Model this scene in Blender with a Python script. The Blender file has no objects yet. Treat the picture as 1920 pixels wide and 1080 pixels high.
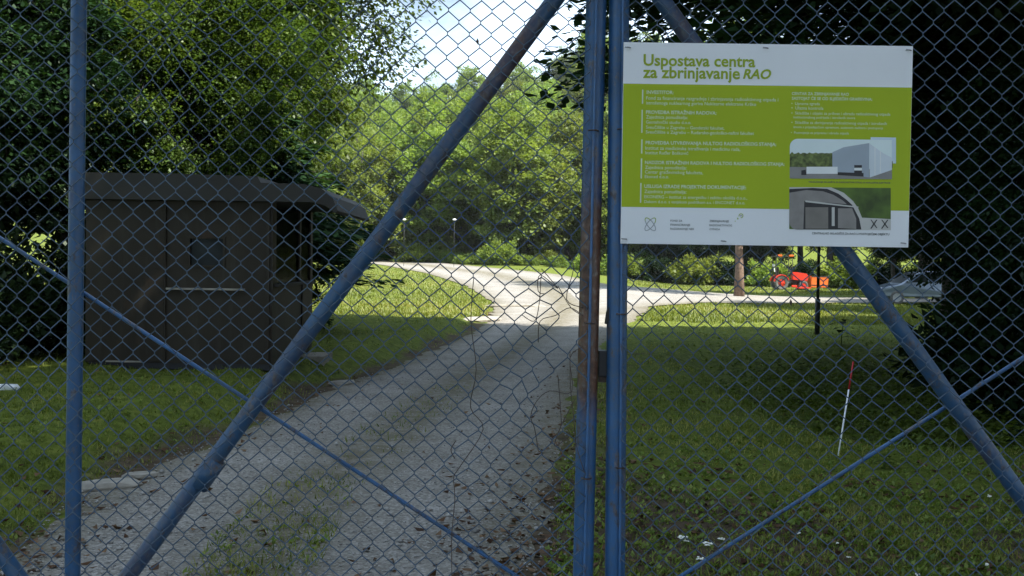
import bpy, bmesh, math, random
import numpy as np
from mathutils import Vector, Matrix, noise as mnoise

R = math.radians
scene = bpy.context.scene
col = scene.collection
rng = np.random.default_rng(7)
random.seed(7)

# ------------------------------------------------------------------ camera
W, H, F = 1920.0, 1080.0, 2000.0
CAM = Vector((0.0, 0.0, 1.65))
PITCH, ROLL = R(-1.43), R(0.8)
_f = Vector((0, math.cos(PITCH), math.sin(PITCH)))
_r0 = Vector((1, 0, 0)); _u0 = _r0.cross(_f)
_r = _r0 * math.cos(ROLL) + _u0 * math.sin(ROLL)
_u = _u0 * math.cos(ROLL) - _r0 * math.sin(ROLL)
cam_d = bpy.data.cameras.new('camera'); cam = bpy.data.objects.new('camera', cam_d); col.objects.link(cam)
cam_d.sensor_width = 36.0; cam_d.lens = 36.0 * F / W; cam_d.clip_end = 3000; cam_d.clip_start = 0.05
cam.matrix_world = Matrix(((_r.x, _u.x, -_f.x, CAM.x), (_r.y, _u.y, -_f.y, CAM.y), (_r.z, _u.z, -_f.z, CAM.z), (0, 0, 0, 1)))
scene.camera = cam

# ------------------------------------------------------------------ sky, sun, exposure
SUN_EL, SUN_AZ = 52.0, 116.0          # azimuth clockwise from +Y: the sun stands to the right and behind the camera
world = bpy.data.worlds.new('World'); scene.world = world; world.use_nodes = True
wn, wl = world.node_tree.nodes, world.node_tree.links
wn.clear()
wo = wn.new('ShaderNodeOutputWorld'); bg = wn.new('ShaderNodeBackground'); bg.inputs[1].default_value = 0.068
sky = wn.new('ShaderNodeTexSky'); sky.sky_type = 'NISHITA'; sky.sun_disc = False
sky.sun_elevation = R(SUN_EL); sky.sun_rotation = R(SUN_AZ); sky.air_density = 1.0; sky.dust_density = 1.5
tc = wn.new('ShaderNodeTexCoord'); mp = wn.new('ShaderNodeMapping'); mp.inputs['Scale'].default_value = (1, 1, 2.0)
mp.inputs['Location'].default_value = (0.35, 0.1, 0.3)
nz = wn.new('ShaderNodeTexNoise'); nz.inputs['Scale'].default_value = 3.2; nz.inputs['Detail'].default_value = 8; nz.inputs['Roughness'].default_value = 0.55
cr = wn.new('ShaderNodeValToRGB'); cr.color_ramp.elements[0].position = 0.40; cr.color_ramp.elements[0].color = (.08, .08, .08, 1); cr.color_ramp.elements[1].position = 0.60
mx = wn.new('ShaderNodeMixRGB'); mx.inputs[2].default_value = (9.6, 12.0, 15.0, 1)
wl.new(tc.outputs['Generated'], mp.inputs[0]); wl.new(mp.outputs[0], nz.inputs[0]); wl.new(nz.outputs[0], cr.inputs[0])
wl.new(cr.outputs[0], mx.inputs[0]); wl.new(sky.outputs[0], mx.inputs[1]); wl.new(mx.outputs[0], bg.inputs[0]); wl.new(bg.outputs[0], wo.inputs[0])

sun_d = bpy.data.lights.new('sun', 'SUN'); sun_d.energy = 5.0; sun_d.angle = R(0.55); sun_d.color = (1.0, 0.95, 0.86)
sun = bpy.data.objects.new('sun', sun_d); col.objects.link(sun)
SUNV = Vector((math.sin(R(SUN_AZ)) * math.cos(R(SUN_EL)), math.cos(R(SUN_AZ)) * math.cos(R(SUN_EL)), math.sin(R(SUN_EL))))
sun.rotation_euler = SUNV.to_track_quat('Z', 'Y').to_euler(); sun.location = (30, -20, 40)

vs = scene.view_settings
vs.view_transform = 'Standard'; vs.look = 'None'; vs.gamma = 1.0; vs.exposure = 1.45
scene.render.engine = 'CYCLES'
cy = scene.cycles
cy.use_denoising = True; cy.max_bounces = 7; cy.diffuse_bounces = 4; cy.transmission_bounces = 5; cy.transparent_max_bounces = 8
cy.caustics_reflective = False; cy.caustics_refractive = False

# ------------------------------------------------------------------ pixel helpers (a pixel is a direction; depth from what it touches)
def ray(px, py):
    return _f + _r * ((px - W / 2) / F) + _u * (-(py - H / 2) / F)
def P(px, py, Y):
    d = ray(px, py); t = (Y - CAM.y) / d.y
    return CAM + d * t

# ------------------------------------------------------------------ mesh helpers
class MB:
    def __init__(s): s.v = []; s.f = []; s.m = []
    def add(s, vs_, fs, m=0):
        o = len(s.v); s.v += [tuple(p) for p in vs_]
        for f in fs: s.f.append(tuple(i + o for i in f)); s.m.append(m)
        return s
    def box(s, c, d, m=0, rot=None):
        x, y, z = [k / 2 for k in d]
        vv = [Vector((sx * x, sy * y, sz * z)) for sz in (-1, 1) for sy in (-1, 1) for sx in (-1, 1)]
        if rot is not None: vv = [rot @ p for p in vv]
        c = Vector(c)
        return s.add([p + c for p in vv], [(0, 2, 3, 1), (4, 5, 7, 6), (0, 1, 5, 4), (2, 6, 7, 3), (0, 4, 6, 2), (1, 3, 7, 5)], m)
    def bbox(s, c, d, b=0.01, m=0, rot=None):
        """box with chamfered edges"""
        bm = bmesh.new(); bmesh.ops.create_cube(bm, size=1.0)
        for v in bm.verts: v.co = Vector((v.co.x * d[0], v.co.y * d[1], v.co.z * d[2]))
        bmesh.ops.bevel(bm, geom=bm.edges[:], offset=b, segments=2, profile=0.6, affect='EDGES')
        bm.verts.index_update(); c = Vector(c)
        s.add([(rot @ v.co if rot is not None else v.co) + c for v in bm.verts], [[v.index for v in f.verts] for f in bm.faces], m); bm.free()
        return s
    def tube(s, pts, rad, n=8, caps=True, m=0):
        pts = [Vector(p) for p in pts]; k = len(pts)
        if not hasattr(rad, '__len__'): rad = [rad] * k
        vv = []; ref = None
        for i, p in enumerate(pts):
            t = (pts[min(i + 1, k - 1)] - pts[max(i - 1, 0)])
            t = t.normalized() if t.length > 1e-9 else Vector((0, 0, 1))
            if ref is None: ref = Vector((0, 1, 0)) if abs(t.y) < 0.9 else Vector((1, 0, 0))
            a = (ref - t * ref.dot(t)).normalized(); b = t.cross(a); ref = a
            for j in range(n):
                q = 2 * math.pi * j / n
                vv.append(p + (a * math.cos(q) + b * math.sin(q)) * rad[i])
        ff = [(i * n + j, i * n + (j + 1) % n, (i + 1) * n + (j + 1) % n, (i + 1) * n + j) for i in range(k - 1) for j in range(n)]
        if caps: ff += [tuple(range(n - 1, -1, -1)), tuple(range((k - 1) * n, k * n))]
        return s.add(vv, ff, m)
    def disc_wheel(s, c, r, w, n=24, m=0, prof=None):
        """lathe about the local Y axis; prof = [(radius, offset)] """
        prof = prof or [(0, -w / 2), (r, -w / 2), (r, w / 2), (0, w / 2)]
        c = Vector(c); k = len(prof); vv = []
        for j in range(n):
            q = 2 * math.pi * j / n
            for (rr, yy) in prof: vv.append(c + Vector((rr * math.cos(q), yy, rr * math.sin(q))))
        ff = [(j * k + i, j * k + i + 1, ((j + 1) % n) * k + i + 1, ((j + 1) % n) * k + i) for j in range(n) for i in range(k - 1)]
        return s.add(vv, ff, m)
    def prism(s, poly, y0, y1, m=0):
        """polygon in XZ extruded from y0 to y1"""
        n = len(poly)
        vv = [(x, y0, z) for x, z in poly] + [(x, y1, z) for x, z in poly]
        ff = [tuple(range(n)), tuple(range(2 * n - 1, n - 1, -1))] + [(j, j + n, (j + 1) % n + n, (j + 1) % n) for j in range(n)]
        return s.add(vv, ff, m)
    def poly(s, pts, m=0): return s.add(pts, [tuple(range(len(pts)))], m)
    def mesh(s, name, mats, smooth=False, fix=True):
        me = bpy.data.meshes.new(name); me.from_pydata(s.v, [], s.f)
        for m in (mats if isinstance(mats, (list, tuple)) else [mats]): me.materials.append(m)
        if any(s.m): me.polygons.foreach_set('material_index', s.m)
        if fix:
            bm = bmesh.new(); bm.from_mesh(me); bmesh.ops.recalc_face_normals(bm, faces=bm.faces[:]); bm.to_mesh(me); bm.free()
        if smooth: me.polygons.foreach_set('use_smooth', [True] * len(me.polygons))
        me.update(); return me
    def build(s, name, mats, parent=None, smooth=False, fix=True):
        return link(name, s.mesh(name, mats, smooth, fix), parent)

def link(name, data, parent=None):
    o = bpy.data.objects.new(name, data); col.objects.link(o)
    if parent is not None: o.parent = parent
    return o
def tag(o, label=None, cat=None, group=None, kind=None):
    if label: o['label'] = label
    if cat: o['category'] = cat
    if group: o['group'] = group
    if kind: o['kind'] = kind
    return o
def thing(name, loc, label, cat, group=None, rz=0.0):
    o = link(name, None); o.location = loc; o.rotation_euler = (0, 0, rz); o.empty_display_size = 0.2
    return tag(o, label, cat, group)
def npmesh(name, verts, faces, mat, tint=None):
    """verts (N,3); faces (M,k) int; tint (N,) stored as a point attribute"""
    me = bpy.data.meshes.new(name); n, (m, k) = len(verts), faces.shape
    me.vertices.add(n); me.vertices.foreach_set('co', np.ascontiguousarray(verts, dtype=np.float32).ravel())
    me.loops.add(m * k); me.loops.foreach_set('vertex_index', np.ascontiguousarray(faces, dtype=np.int32).ravel())
    me.polygons.add(m); me.polygons.foreach_set('loop_start', np.arange(0, m * k, k, dtype=np.int32))
    if tint is not None:
        a = me.attributes.new('tint', 'FLOAT', 'POINT'); a.data.foreach_set('value', np.ascontiguousarray(tint, dtype=np.float32))
    me.materials.append(mat); me.update(calc_edges=True); return me

# ------------------------------------------------------------------ materials
def mat(name):
    m = bpy.data.materials.new(name); m.use_nodes = True
    nt = m.node_tree; b = nt.nodes['Principled BSDF']; return m, nt, b
def N(nt, t, **kw):
    n = nt.nodes.new(t)
    for k, v in kw.items():
        if k in n.inputs: n.inputs[k].default_value = v
        else: setattr(n, k, v)
    return n
def ramp(nt, src, stops, interp='LINEAR'):
    r = nt.nodes.new('ShaderNodeValToRGB'); e = r.color_ramp.elements; r.color_ramp.interpolation = interp
    while len(e) < len(stops): e.new(0.5)
    for i, (p, c) in enumerate(stops): e[i].position = p; e[i].color = (*c, 1) if len(c) == 3 else c
    nt.links.new(src, r.inputs[0]); return r.outputs[0]
def mixc(nt, fac, a, b, mode='MIX'):
    n = nt.nodes.new('ShaderNodeMixRGB'); n.blend_type = mode
    for i, s in ((0, fac), (1, a), (2, b)):
        if isinstance(s, (int, float)): n.inputs[i].default_value = s
        elif isinstance(s, (tuple, list)): n.inputs[i].default_value = (*s, 1)
        else: nt.links.new(s, n.inputs[i])
    return n.outputs[0]
def bump(nt, b, src, strength=0.3, dist=0.01):
    n = N(nt, 'ShaderNodeBump'); n.inputs['Strength'].default_value = strength; n.inputs['Distance'].default_value = dist
    nt.links.new(src, n.inputs['Height']); nt.links.new(n.outputs[0], b.inputs['Normal'])
def tex(nt, scale, detail=4, rough=0.55, coord='Object', kind='noise', stretch=None, loc=None):
    t = N(nt, 'ShaderNodeTexCoord'); src = t.outputs[coord]
    if stretch or loc:
        mpn = N(nt, 'ShaderNodeMapping')
        if stretch: mpn.inputs['Scale'].default_value = stretch
        if loc: mpn.inputs['Location'].default_value = loc
        nt.links.new(src, mpn.inputs[0]); src = mpn.outputs[0]
    if kind == 'noise':
        n = N(nt, 'ShaderNodeTexNoise'); n.inputs['Scale'].default_value = scale; n.inputs['Detail'].default_value = detail; n.inputs['Roughness'].default_value = rough
    else:
        n = N(nt, 'ShaderNodeTexVoronoi'); n.inputs['Scale'].default_value = scale
    nt.links.new(src, n.inputs['Vector']); return n

def simple(name, c, rough=0.6, metal=0.0, var=0.15, scale=6.0, bumps=0.0):
    m, nt, b = mat(name)
    n = tex(nt, scale)
    dark = tuple(k * (1 - var) for k in c); lite = tuple(min(1, k * (1 + var)) for k in c)
    nt.links.new(ramp(nt, n.outputs[0], [(0.3, dark), (0.7, lite)]), b.inputs['Base Color'])
    b.inputs['Roughness'].default_value = rough; b.inputs['Metallic'].default_value = metal
    if bumps: bump(nt, b, n.outputs[0], bumps, 0.01)
    return m

def paint_blue(name, rust_lo, rust_hi, c=(0.026, 0.105, 0.25), band=None):
    m, nt, b = mat(name)
    n1 = tex(nt, 5.0, 5, 0.6); n2 = tex(nt, 2.2, 6, 0.65, stretch=(1, 1, 0.35)); n3 = tex(nt, 40, 3)
    base = ramp(nt, n1.outputs[0], [(0.3, tuple(k * 0.7 for k in c)), (0.55, c), (0.8, tuple(k * 1.35 + 0.01 for k in c))])
    grime = mixc(nt, ramp(nt, n3.outputs[0], [(0.45, (0, 0, 0)), (0.75, (0.55, 0.55, 0.55))]), base, (0.075, 0.095, 0.10))
    rc = ramp(nt, n3.outputs[0], [(0.3, (0.05, 0.024, 0.014)), (0.55, (0.13, 0.06, 0.032)), (0.75, (0.22, 0.19, 0.16))])
    src = n2.outputs[0]
    if band:      # the stile is bare and rusty round hand height
        sx = N(nt, 'ShaderNodeSeparateXYZ'); nt.links.new(N(nt, 'ShaderNodeTexCoord').outputs['Object'], sx.inputs[0])
        mr = N(nt, 'ShaderNodeMapRange'); mr.inputs['From Min'].default_value = 0.9; mr.inputs['From Max'].default_value = 2.2; nt.links.new(sx.outputs['Z'], mr.inputs['Value'])
        bw = ramp(nt, mr.outputs[0], [(0.1, (0, 0, 0)), (0.32, (.46, .46, .46)), (0.6, (.34, .34, .34)), (0.95, (.10, .10, .10))])
        ad = N(nt, 'ShaderNodeMath', operation='ADD'); nt.links.new(src, ad.inputs[0]); nt.links.new(bw, ad.inputs[1]); src = ad.outputs[0]
    f = ramp(nt, src, [(rust_lo, (0, 0, 0)), (rust_hi, (1, 1, 1))])
    n4 = tex(nt, 22, 6, 0.7, stretch=(1, 1, 0.5)); chips = ramp(nt, n4.outputs[0], [(0.55, (0, 0, 0)), (0.63, (.8, .8, .8))])
    cc = mixc(nt, chips, mixc(nt, f, grime, rc), ramp(nt, n3.outputs[0], [(0.35, (0.16, 0.15, 0.14)), (0.6, (0.07, 0.045, 0.03))]))
    nt.links.new(cc, b.inputs['Base Color'])
    b.inputs['Roughness'].default_value = 0.42; bump(nt, b, n3.outputs[0], 0.15, 0.003)
    return m

def leafmat(name, dark, mid, lite, trans=0.35):
    m, nt, b = mat(name); nt.nodes.remove(b)
    a = N(nt, 'ShaderNodeAttribute', attribute_name='tint')
    oi = N(nt, 'ShaderNodeObjectInfo')
    c = ramp(nt, a.outputs['Fac'], [(0.0, dark), (0.5, mid), (1.0, lite)])
    hs = N(nt, 'ShaderNodeHueSaturation')
    mr = N(nt, 'ShaderNodeMapRange'); mr.inputs['To Min'].default_value = 0.75; mr.inputs['To Max'].default_value = 1.25
    nt.links.new(oi.outputs['Random'], mr.inputs['Value']); nt.links.new(mr.outputs[0], hs.inputs['Value'])
    mh = N(nt, 'ShaderNodeMapRange'); mh.inputs['To Min'].default_value = 0.485; mh.inputs['To Max'].default_value = 0.512
    nt.links.new(oi.outputs['Random'], mh.inputs['Value']); nt.links.new(mh.outputs[0], hs.inputs['Hue'])
    nt.links.new(c, hs.inputs['Color']); c = hs.outputs[0]
    d = N(nt, 'ShaderNodeBsdfDiffuse'); t = N(nt, 'ShaderNodeBsdfTranslucent'); g = N(nt, 'ShaderNodeBsdfGlossy'); g.inputs['Roughness'].default_value = 0.45
    g.inputs['Color'].default_value = (0.6, 0.65, 0.6, 1)
    nt.links.new(c, d.inputs[0]); nt.links.new(mixc(nt, 1.0, c, (1.5, 1.5, 0.7), 'MULTIPLY'), t.inputs[0])
    m1 = N(nt, 'ShaderNodeMixShader'); m1.inputs[0].default_value = trans; m2 = N(nt, 'ShaderNodeMixShader'); m2.inputs[0].default_value = 0.022
    nt.links.new(d.outputs[0], m1.inputs[1]); nt.links.new(t.outputs[0], m1.inputs[2])
    nt.links.new(m1.outputs[0], m2.inputs[1]); nt.links.new(g.outputs[0], m2.inputs[2])
    nt.links.new(m2.outputs[0], nt.nodes['Material Output'].inputs['Surface'])
    return m

M = {}
M['tube'] = paint_blue('blue_paint', 0.60, 0.72)
M['stile'] = paint_blue('worn_blue_paint', 0.60, 0.76, band=True)
M['brace'] = paint_blue('grimy_blue_paint', 0.47, 0.70, (0.030, 0.095, 0.20))
M['rod'] = paint_blue('rod_blue_paint', 0.7, 0.9, (0.04, 0.13, 0.30))
M['wire'] = simple('coated_wire', (0.065, 0.105, 0.16), 0.5, 0.0, 0.3, 3.0)
M['oldwire'] = simple('rusty_wire', (0.07, 0.05, 0.04), 0.7, 0.0, 0.4, 20.0)
M['white'] = simple('sign_white', (0.84, 0.87, 0.90), 0.45, 0, 0.03, 3)
M['green'] = simple('sign_green', (0.39, 0.50, 0.006), 0.6, 0, 0.04, 3)
M['tgreen'] = simple('sign_letter_green', (0.31, 0.42, 0.010), 0.5, 0, 0.02, 3)
M['pale'] = simple('sign_pale_letter', (0.66, 0.76, 0.52), 0.5, 0, 0.02, 3)
M['ink'] = simple('sign_dark_ink', (0.09, 0.10, 0.10), 0.5, 0, 0.02, 3)
M['grey_ink'] = simple('sign_grey_ink', (0.34, 0.37, 0.40), 0.5, 0, 0.02, 3)
M['steel'] = simple('zinc_steel', (0.35, 0.36, 0.37), 0.4, 0.6, 0.2, 30)
M['black'] = simple('dark_metal', (0.02, 0.021, 0.024), 0.5, 0.2, 0.2, 10)
M['concrete'] = simple('weathered_concrete', (0.27, 0.25, 0.21), 0.9, 0, 0.25, 9, 0.3)
M['bark'] = simple('bark', (0.05, 0.043, 0.036), 0.9, 0, 0.45, 14, 0.8)
M['pinebark'] = simple('pine_bark', (0.17, 0.115, 0.08), 0.9, 0, 0.4, 9, 0.8)
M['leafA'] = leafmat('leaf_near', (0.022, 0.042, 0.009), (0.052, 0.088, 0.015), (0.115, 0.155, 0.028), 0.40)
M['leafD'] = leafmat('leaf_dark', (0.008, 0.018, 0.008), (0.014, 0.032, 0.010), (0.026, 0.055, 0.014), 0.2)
M['leafC'] = leafmat('needles', (0.010, 0.026, 0.013), (0.018, 0.042, 0.018), (0.035, 0.068, 0.022), 0.15)
M['leafF'] = leafmat('leaf_far', (0.085, 0.125, 0.026), (0.145, 0.20, 0.040), (0.215, 0.265, 0.062), 0.45)
M['leafS'] = leafmat('leaf_shrub', (0.06, 0.10, 0.02), (0.115, 0.175, 0.034), (0.19, 0.24, 0.055), 0.38)
M['grass'] = leafmat('grass_blades', (0.055, 0.080, 0.012), (0.125, 0.158, 0.024), (0.26, 0.25, 0.065), 0.3)
M['weed'] = leafmat('weed_leaves', (0.055, 0.085, 0.014), (0.115, 0.158, 0.026), (0.21, 0.23, 0.055), 0.3)
M['dead'] = leafmat('dead_leaves', (0.045, 0.024, 0.015), (0.10, 0.055, 0.030), (0.20, 0.13, 0.075), 0.1)

def soil_mat():
    m, nt, b = mat('lawn_ground')
    n1 = tex(nt, 0.55, 6, 0.6); n2 = tex(nt, 9.0, 5, 0.6); n3 = tex(nt, 60, 3)
    soil = ramp(nt, n2.outputs[0], [(0.3, (0.045, 0.033, 0.021)), (0.6, (0.095, 0.072, 0.046)), (0.8, (0.15, 0.12, 0.08))])
    grs = ramp(nt, n2.outputs[0], [(0.3, (0.055, 0.075, 0.012)), (0.55, (0.11, 0.14, 0.022)), (0.8, (0.20, 0.20, 0.045))])
    a = N(nt, 'ShaderNodeAttribute', attribute_name='tint')
    ad = N(nt, 'ShaderNodeMath', operation='ADD'); nt.links.new(n1.outputs[0], ad.inputs[0]); nt.links.new(a.outputs['Fac'], ad.inputs[1])
    f = ramp(nt, ad.outputs[0], [(0.42, (1, 1, 1)), (0.62, (0, 0, 0))])
    nt.links.new(mixc(nt, f, grs, soil), b.inputs['Base Color']); b.inputs['Roughness'].default_value = 0.95
    b.inputs['Specular IOR Level'].default_value = 0.1
    bump(nt, b, mixc(nt, 0.5, n2.outputs[0], n3.outputs[0]), 0.7, 0.03)
    return m
M['soil'] = soil_mat()

def gravel_mat():
    m, nt, b = mat('gravel')
    v = tex(nt, 55, kind='voronoi'); n1 = tex(nt, 1.3, 6, 0.6); n2 = tex(nt, 130, 2); n3 = tex(nt, 5, 5, 0.65)
    stone = ramp(nt, v.outputs['Color'], [(0.1, (0.13, 0.12, 0.104)), (0.5, (0.25, 0.236, 0.212)), (0.9, (0.52, 0.505, 0.475))])
    dust = ramp(nt, n1.outputs[0], [(0.35, (0.14, 0.125, 0.102)), (0.65, (0.27, 0.254, 0.226))])
    c = mixc(nt, 0.55, stone, dust)
    a = N(nt, 'ShaderNodeAttribute', attribute_name='tint')     # 1 on the grassy middle strip and at the edges
    mu = N(nt, 'ShaderNodeMath', operation='MULTIPLY'); nt.links.new(a.outputs['Fac'], mu.inputs[0])
    nt.links.new(ramp(nt, n3.outputs[0], [(0.30, (.25, .25, .25)), (0.60, (1, 1, 1))]), mu.inputs[1])
    c = mixc(nt, mu.outputs[0], c, ramp(nt, n2.outputs[0], [(0.35, (0.075, 0.065, 0.035)), (0.65, (0.15, 0.13, 0.075))]))
    nt.links.new(c, b.inputs['Base Color']); b.inputs['Roughness'].default_value = 0.9; b.inputs['Specular IOR Level'].default_value = 0.2
    bump(nt, b, mixc(nt, 0.35, v.outputs['Distance'], n2.outputs[0]), 0.8, 0.012)
    return m
M['gravel'] = gravel_mat()
M['pebble'] = simple('pebbles', (0.28, 0.27, 0.25), 0.9, 0, 0.4, 3)

# ------------------------------------------------------------------ terrain
def sst(t): t = np.clip(t, 0, 1); return t * t * (3 - 2 * t)
EL = np.array([[-2.3, -30], [-2.4, 0], [-2.63, 5.6], [-2.9, 7.4], [-2.6, 9.5], [-2.45, 11.1], [-2.2, 14], [-1.8, 16.2], [-0.95, 23.4], [-0.6, 30], [-0.6, 38], [-2.2, 52], [-5.5, 70], [-11.5, 92], [-22, 118]])
ER = np.array([[0.3, -30], [0.15, 0], [0.11, 5.6], [0.3, 8], [0.53, 10.7], [1.03, 15.8], [1.9, 22], [3.0, 28], [4.6, 36], [5.6, 44], [6.0, 54], [3.2, 72], [-5.5, 98], [-16, 124]])
def edge(E, y): return np.interp(y, E[:, 1], E[:, 0])
def height(x, y):
    x = np.asarray(x, float); y = np.asarray(y, float)
    h = 0.02 * np.maximum(0, y - 32) * sst((14 - x) / 12)
    xl = edge(EL, y)
    bank = sst((xl - x - 0.15) / 0.75) * sst((32 - y) / 8)
    h = h + 0.28 * bank
    h = h + 0.05 * np.sin(x * 1.3 + y * 0.7) * np.sin(y * 0.9 - x * 0.4) * sst((xl - x - 0.6) / 2.0) * sst((60 - y) / 20)
    xr = edge(ER, y)
    h = h + 0.03 * np.sin(x * 1.9) * np.sin(y * 1.1) * sst((x - xr - 0.3) / 1.5) * sst((60 - y) / 20)
    d = sst((x - 2.6) / 1.3) * sst((y - 9.6) / 2.0) * sst((23 - y) / 4.0)
    h = h - 0.5 * d
    u = np.maximum(0, y - 104)                                   # the wooded hill
    h = h + np.where(u < 40, 0.24 * u * u / 80.0, 0.24 * (u - 20)) * (0.90 + 0.62 * sst((x + 8) / 30)) * sst((420 - y) / 150) * sst((y - 104) / 20)
    return h
def HZ(x, y): return float(height(x, y))
def G(px, py):
    """where the pixel's ray meets the ground"""
    d = ray(px, py); t = 1.0
    for i in range(6000):
        p = CAM + d * t
        if p.z <= HZ(p.x, p.y): break
        t *= 1.003
    return Vector((p.x, p.y, HZ(p.x, p.y)))

ys = np.concatenate([np.arange(-40, 2, 2.0), np.arange(2, 34, 0.14), np.arange(34, 130, 1.0), np.arange(130, 440, 8.0), np.arange(440, 1400, 60.0)])
xs = np.concatenate([np.arange(-900, -60, 60.0), np.arange(-60, -9, 2.0), np.arange(-9, 9.01, 0.16), np.arange(11, 60, 2.0), np.arange(60, 901, 60.0)])
gx, gy = np.meshgrid(xs, ys); gz = height(gx, gy)
near = sst((34 - gy) / 6) * sst((9.5 - np.abs(gx)) / 1.5)
jit = rng.normal(0, 0.012, gz.shape) * near * sst((np.minimum(np.abs(gx - edge(EL, gy)), np.abs(gx - edge(ER, gy)))) / 0.3)
onroad = (gx > edge(EL, gy) - 0.25) & (gx < edge(ER, gy) + 0.2)
gz = gz + np.where(onroad, 0, jit)
nx, ny = len(xs), len(ys)
idx = np.arange(nx * ny).reshape(ny, nx)
faces = np.stack([idx[:-1, :-1], idx[:-1, 1:], idx[1:, 1:], idx[1:, :-1]], -1).reshape(-1, 4)
# bare-earth bias: soil along road edges and in the trodden patch by the gate
bare = 0.25 * np.ones_like(gz)
bare -= 0.36 * np.exp(-((gx - edge(EL, gy) + 0.12) / 0.26) ** 2) * (gy < 34)
bare -= 0.25 * np.exp(-((gx - edge(ER, gy) - 0.25) / 0.6) ** 2) * (gy < 20)
bare -= 0.36 * ((gx > 0) & (gy < 10)) * sst((9 - gy) / 3)
bare -= 0.0 * sst((gx - 2.8) / 1.2) * sst((gy - 9.5) / 2) * sst((24 - gy) / 3)
g_me = npmesh('ground', np.stack([gx, gy, gz], -1).reshape(-1, 3), faces, M['soil'], bare.ravel())
g_me.polygons.foreach_set('use_smooth', np.ones(len(faces), bool))
tag(link('ground', g_me), kind='structure')

def strip(name, left, right, ncol, tints, lift):
    nr = len(left); V = []; T = []
    for i in range(nr):
        for j in range(ncol + 1):
            t = j / ncol; x = left[i][0] * (1 - t) + right[i][0] * t; y = left[i][1] * (1 - t) + right[i][1] * t
            wob = 0.0
            if j in (0, ncol): wob = 0.16 * mnoise.noise(Vector((x * 1.7, y * 1.7, 3.0 * j))) + 0.07 * mnoise.noise(Vector((x * 6, y * 6, 1.0)))
            x += wob
            V.append((x, y, HZ(x, y) + (lift if y < 30 else lift + 0.03) - (0.006 if j in (0, ncol) else 0)))
            T.append(tints(t))
    ii = np.arange(nr * (ncol + 1)).reshape(nr, ncol + 1)
    F_ = np.stack([ii[:-1, :-1], ii[:-1, 1:], ii[1:, 1:], ii[1:, :-1]], -1).reshape(-1, 4)
    me = npmesh(name, np.array(V), F_, M['gravel'], np.array(T)); me.polygons.foreach_set('use_smooth', np.ones(len(F_), bool))
    return tag(link(name, me), kind='structure')
yy = np.concatenate([np.arange(-12, 36, 0.12), np.arange(36, 116, 1.0)])
strip('gravel_road', [(float(edge(EL, y)), y) for y in yy], [(float(edge(ER, y)), y) for y in yy], 14,
      lambda t: max(0.95 * math.exp(-((t - 0.47) / 0.13) ** 2), 0.9 * math.exp(-(t / 0.08) ** 2), 0.9 * math.exp(-((1 - t) / 0.12) ** 2)), 0.006)
bx = np.arange(2.5, 60, 0.8)
strip('side_road', [(x, np.interp(x, [2.5, 4, 8, 14, 20, 60], [54, 56, 58.5, 55.5, 55, 57])) for x in bx], [(x, np.interp(x, [2.5, 5, 8, 14, 20, 60], [32, 38, 42.0, 46.5, 49.5, 53])) for x in bx], 8,
      lambda t: max(0.9 * math.exp(-(t / 0.08) ** 2), 0.9 * math.exp(-((1 - t) / 0.08) ** 2)), 0.012)

# ------------------------------------------------------------------ foliage generators
def leaf_quads(p, d, s, L, w, fold=0.25):
    """arrays of leaves -> verts (4n,3), faces (n,4)"""
    n = len(p); nrm = np.cross(d, s); L = L[:, None]; w = w[:, None]
    v = np.empty((n, 4, 3))
    v[:, 0] = p; v[:, 1] = p + d * L * 0.45 + s * w + nrm * w * fold; v[:, 2] = p + d * L - nrm * w * fold * 0.6; v[:, 3] = p + d * L * 0.45 - s * w + nrm * w * fold
    return v.reshape(-1, 3), np.arange(4 * n).reshape(n, 4)
def unit(a): return a / np.maximum(np.linalg.norm(a, axis=-1, keepdims=True), 1e-9)
def leaves_at(r, centers, radii, per, L, asp, droop, outc):
    k = len(centers); n = k * per
    c = np.repeat(centers, per, 0); rad = np.repeat(radii, per)[:, None]
    off = unit(r.normal(size=(n, 3))) * (r.random((n, 1)) ** 0.55); off[:, 2] *= 0.62
    p = c + off * rad
    p[:, 2] -= 0.25 * rad[:, 0] * (off[:, 0] ** 2 + off[:, 1] ** 2)
    out = unit(p - outc)
    d = unit(out * 0.5 + off * 0.6 + r.normal(size=(n, 3)) * 0.55 + np.array([0, 0, -droop]))
    s = unit(np.cross(d, np.array([0, 0, 1.0]) + r.normal(size=(n, 3)) * 0.35))
    Ls = L * r.uniform(0.65, 1.35, n)
    ct = np.repeat(r.uniform(0.1, 0.9, k), per)
    tint = np.clip(ct * 0.6 + r.random(n) * 0.4, 0, 1)
    v, f = leaf_quads(p, d, s, Ls, Ls * asp)
    return v, f, np.repeat(tint, 4)

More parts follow.
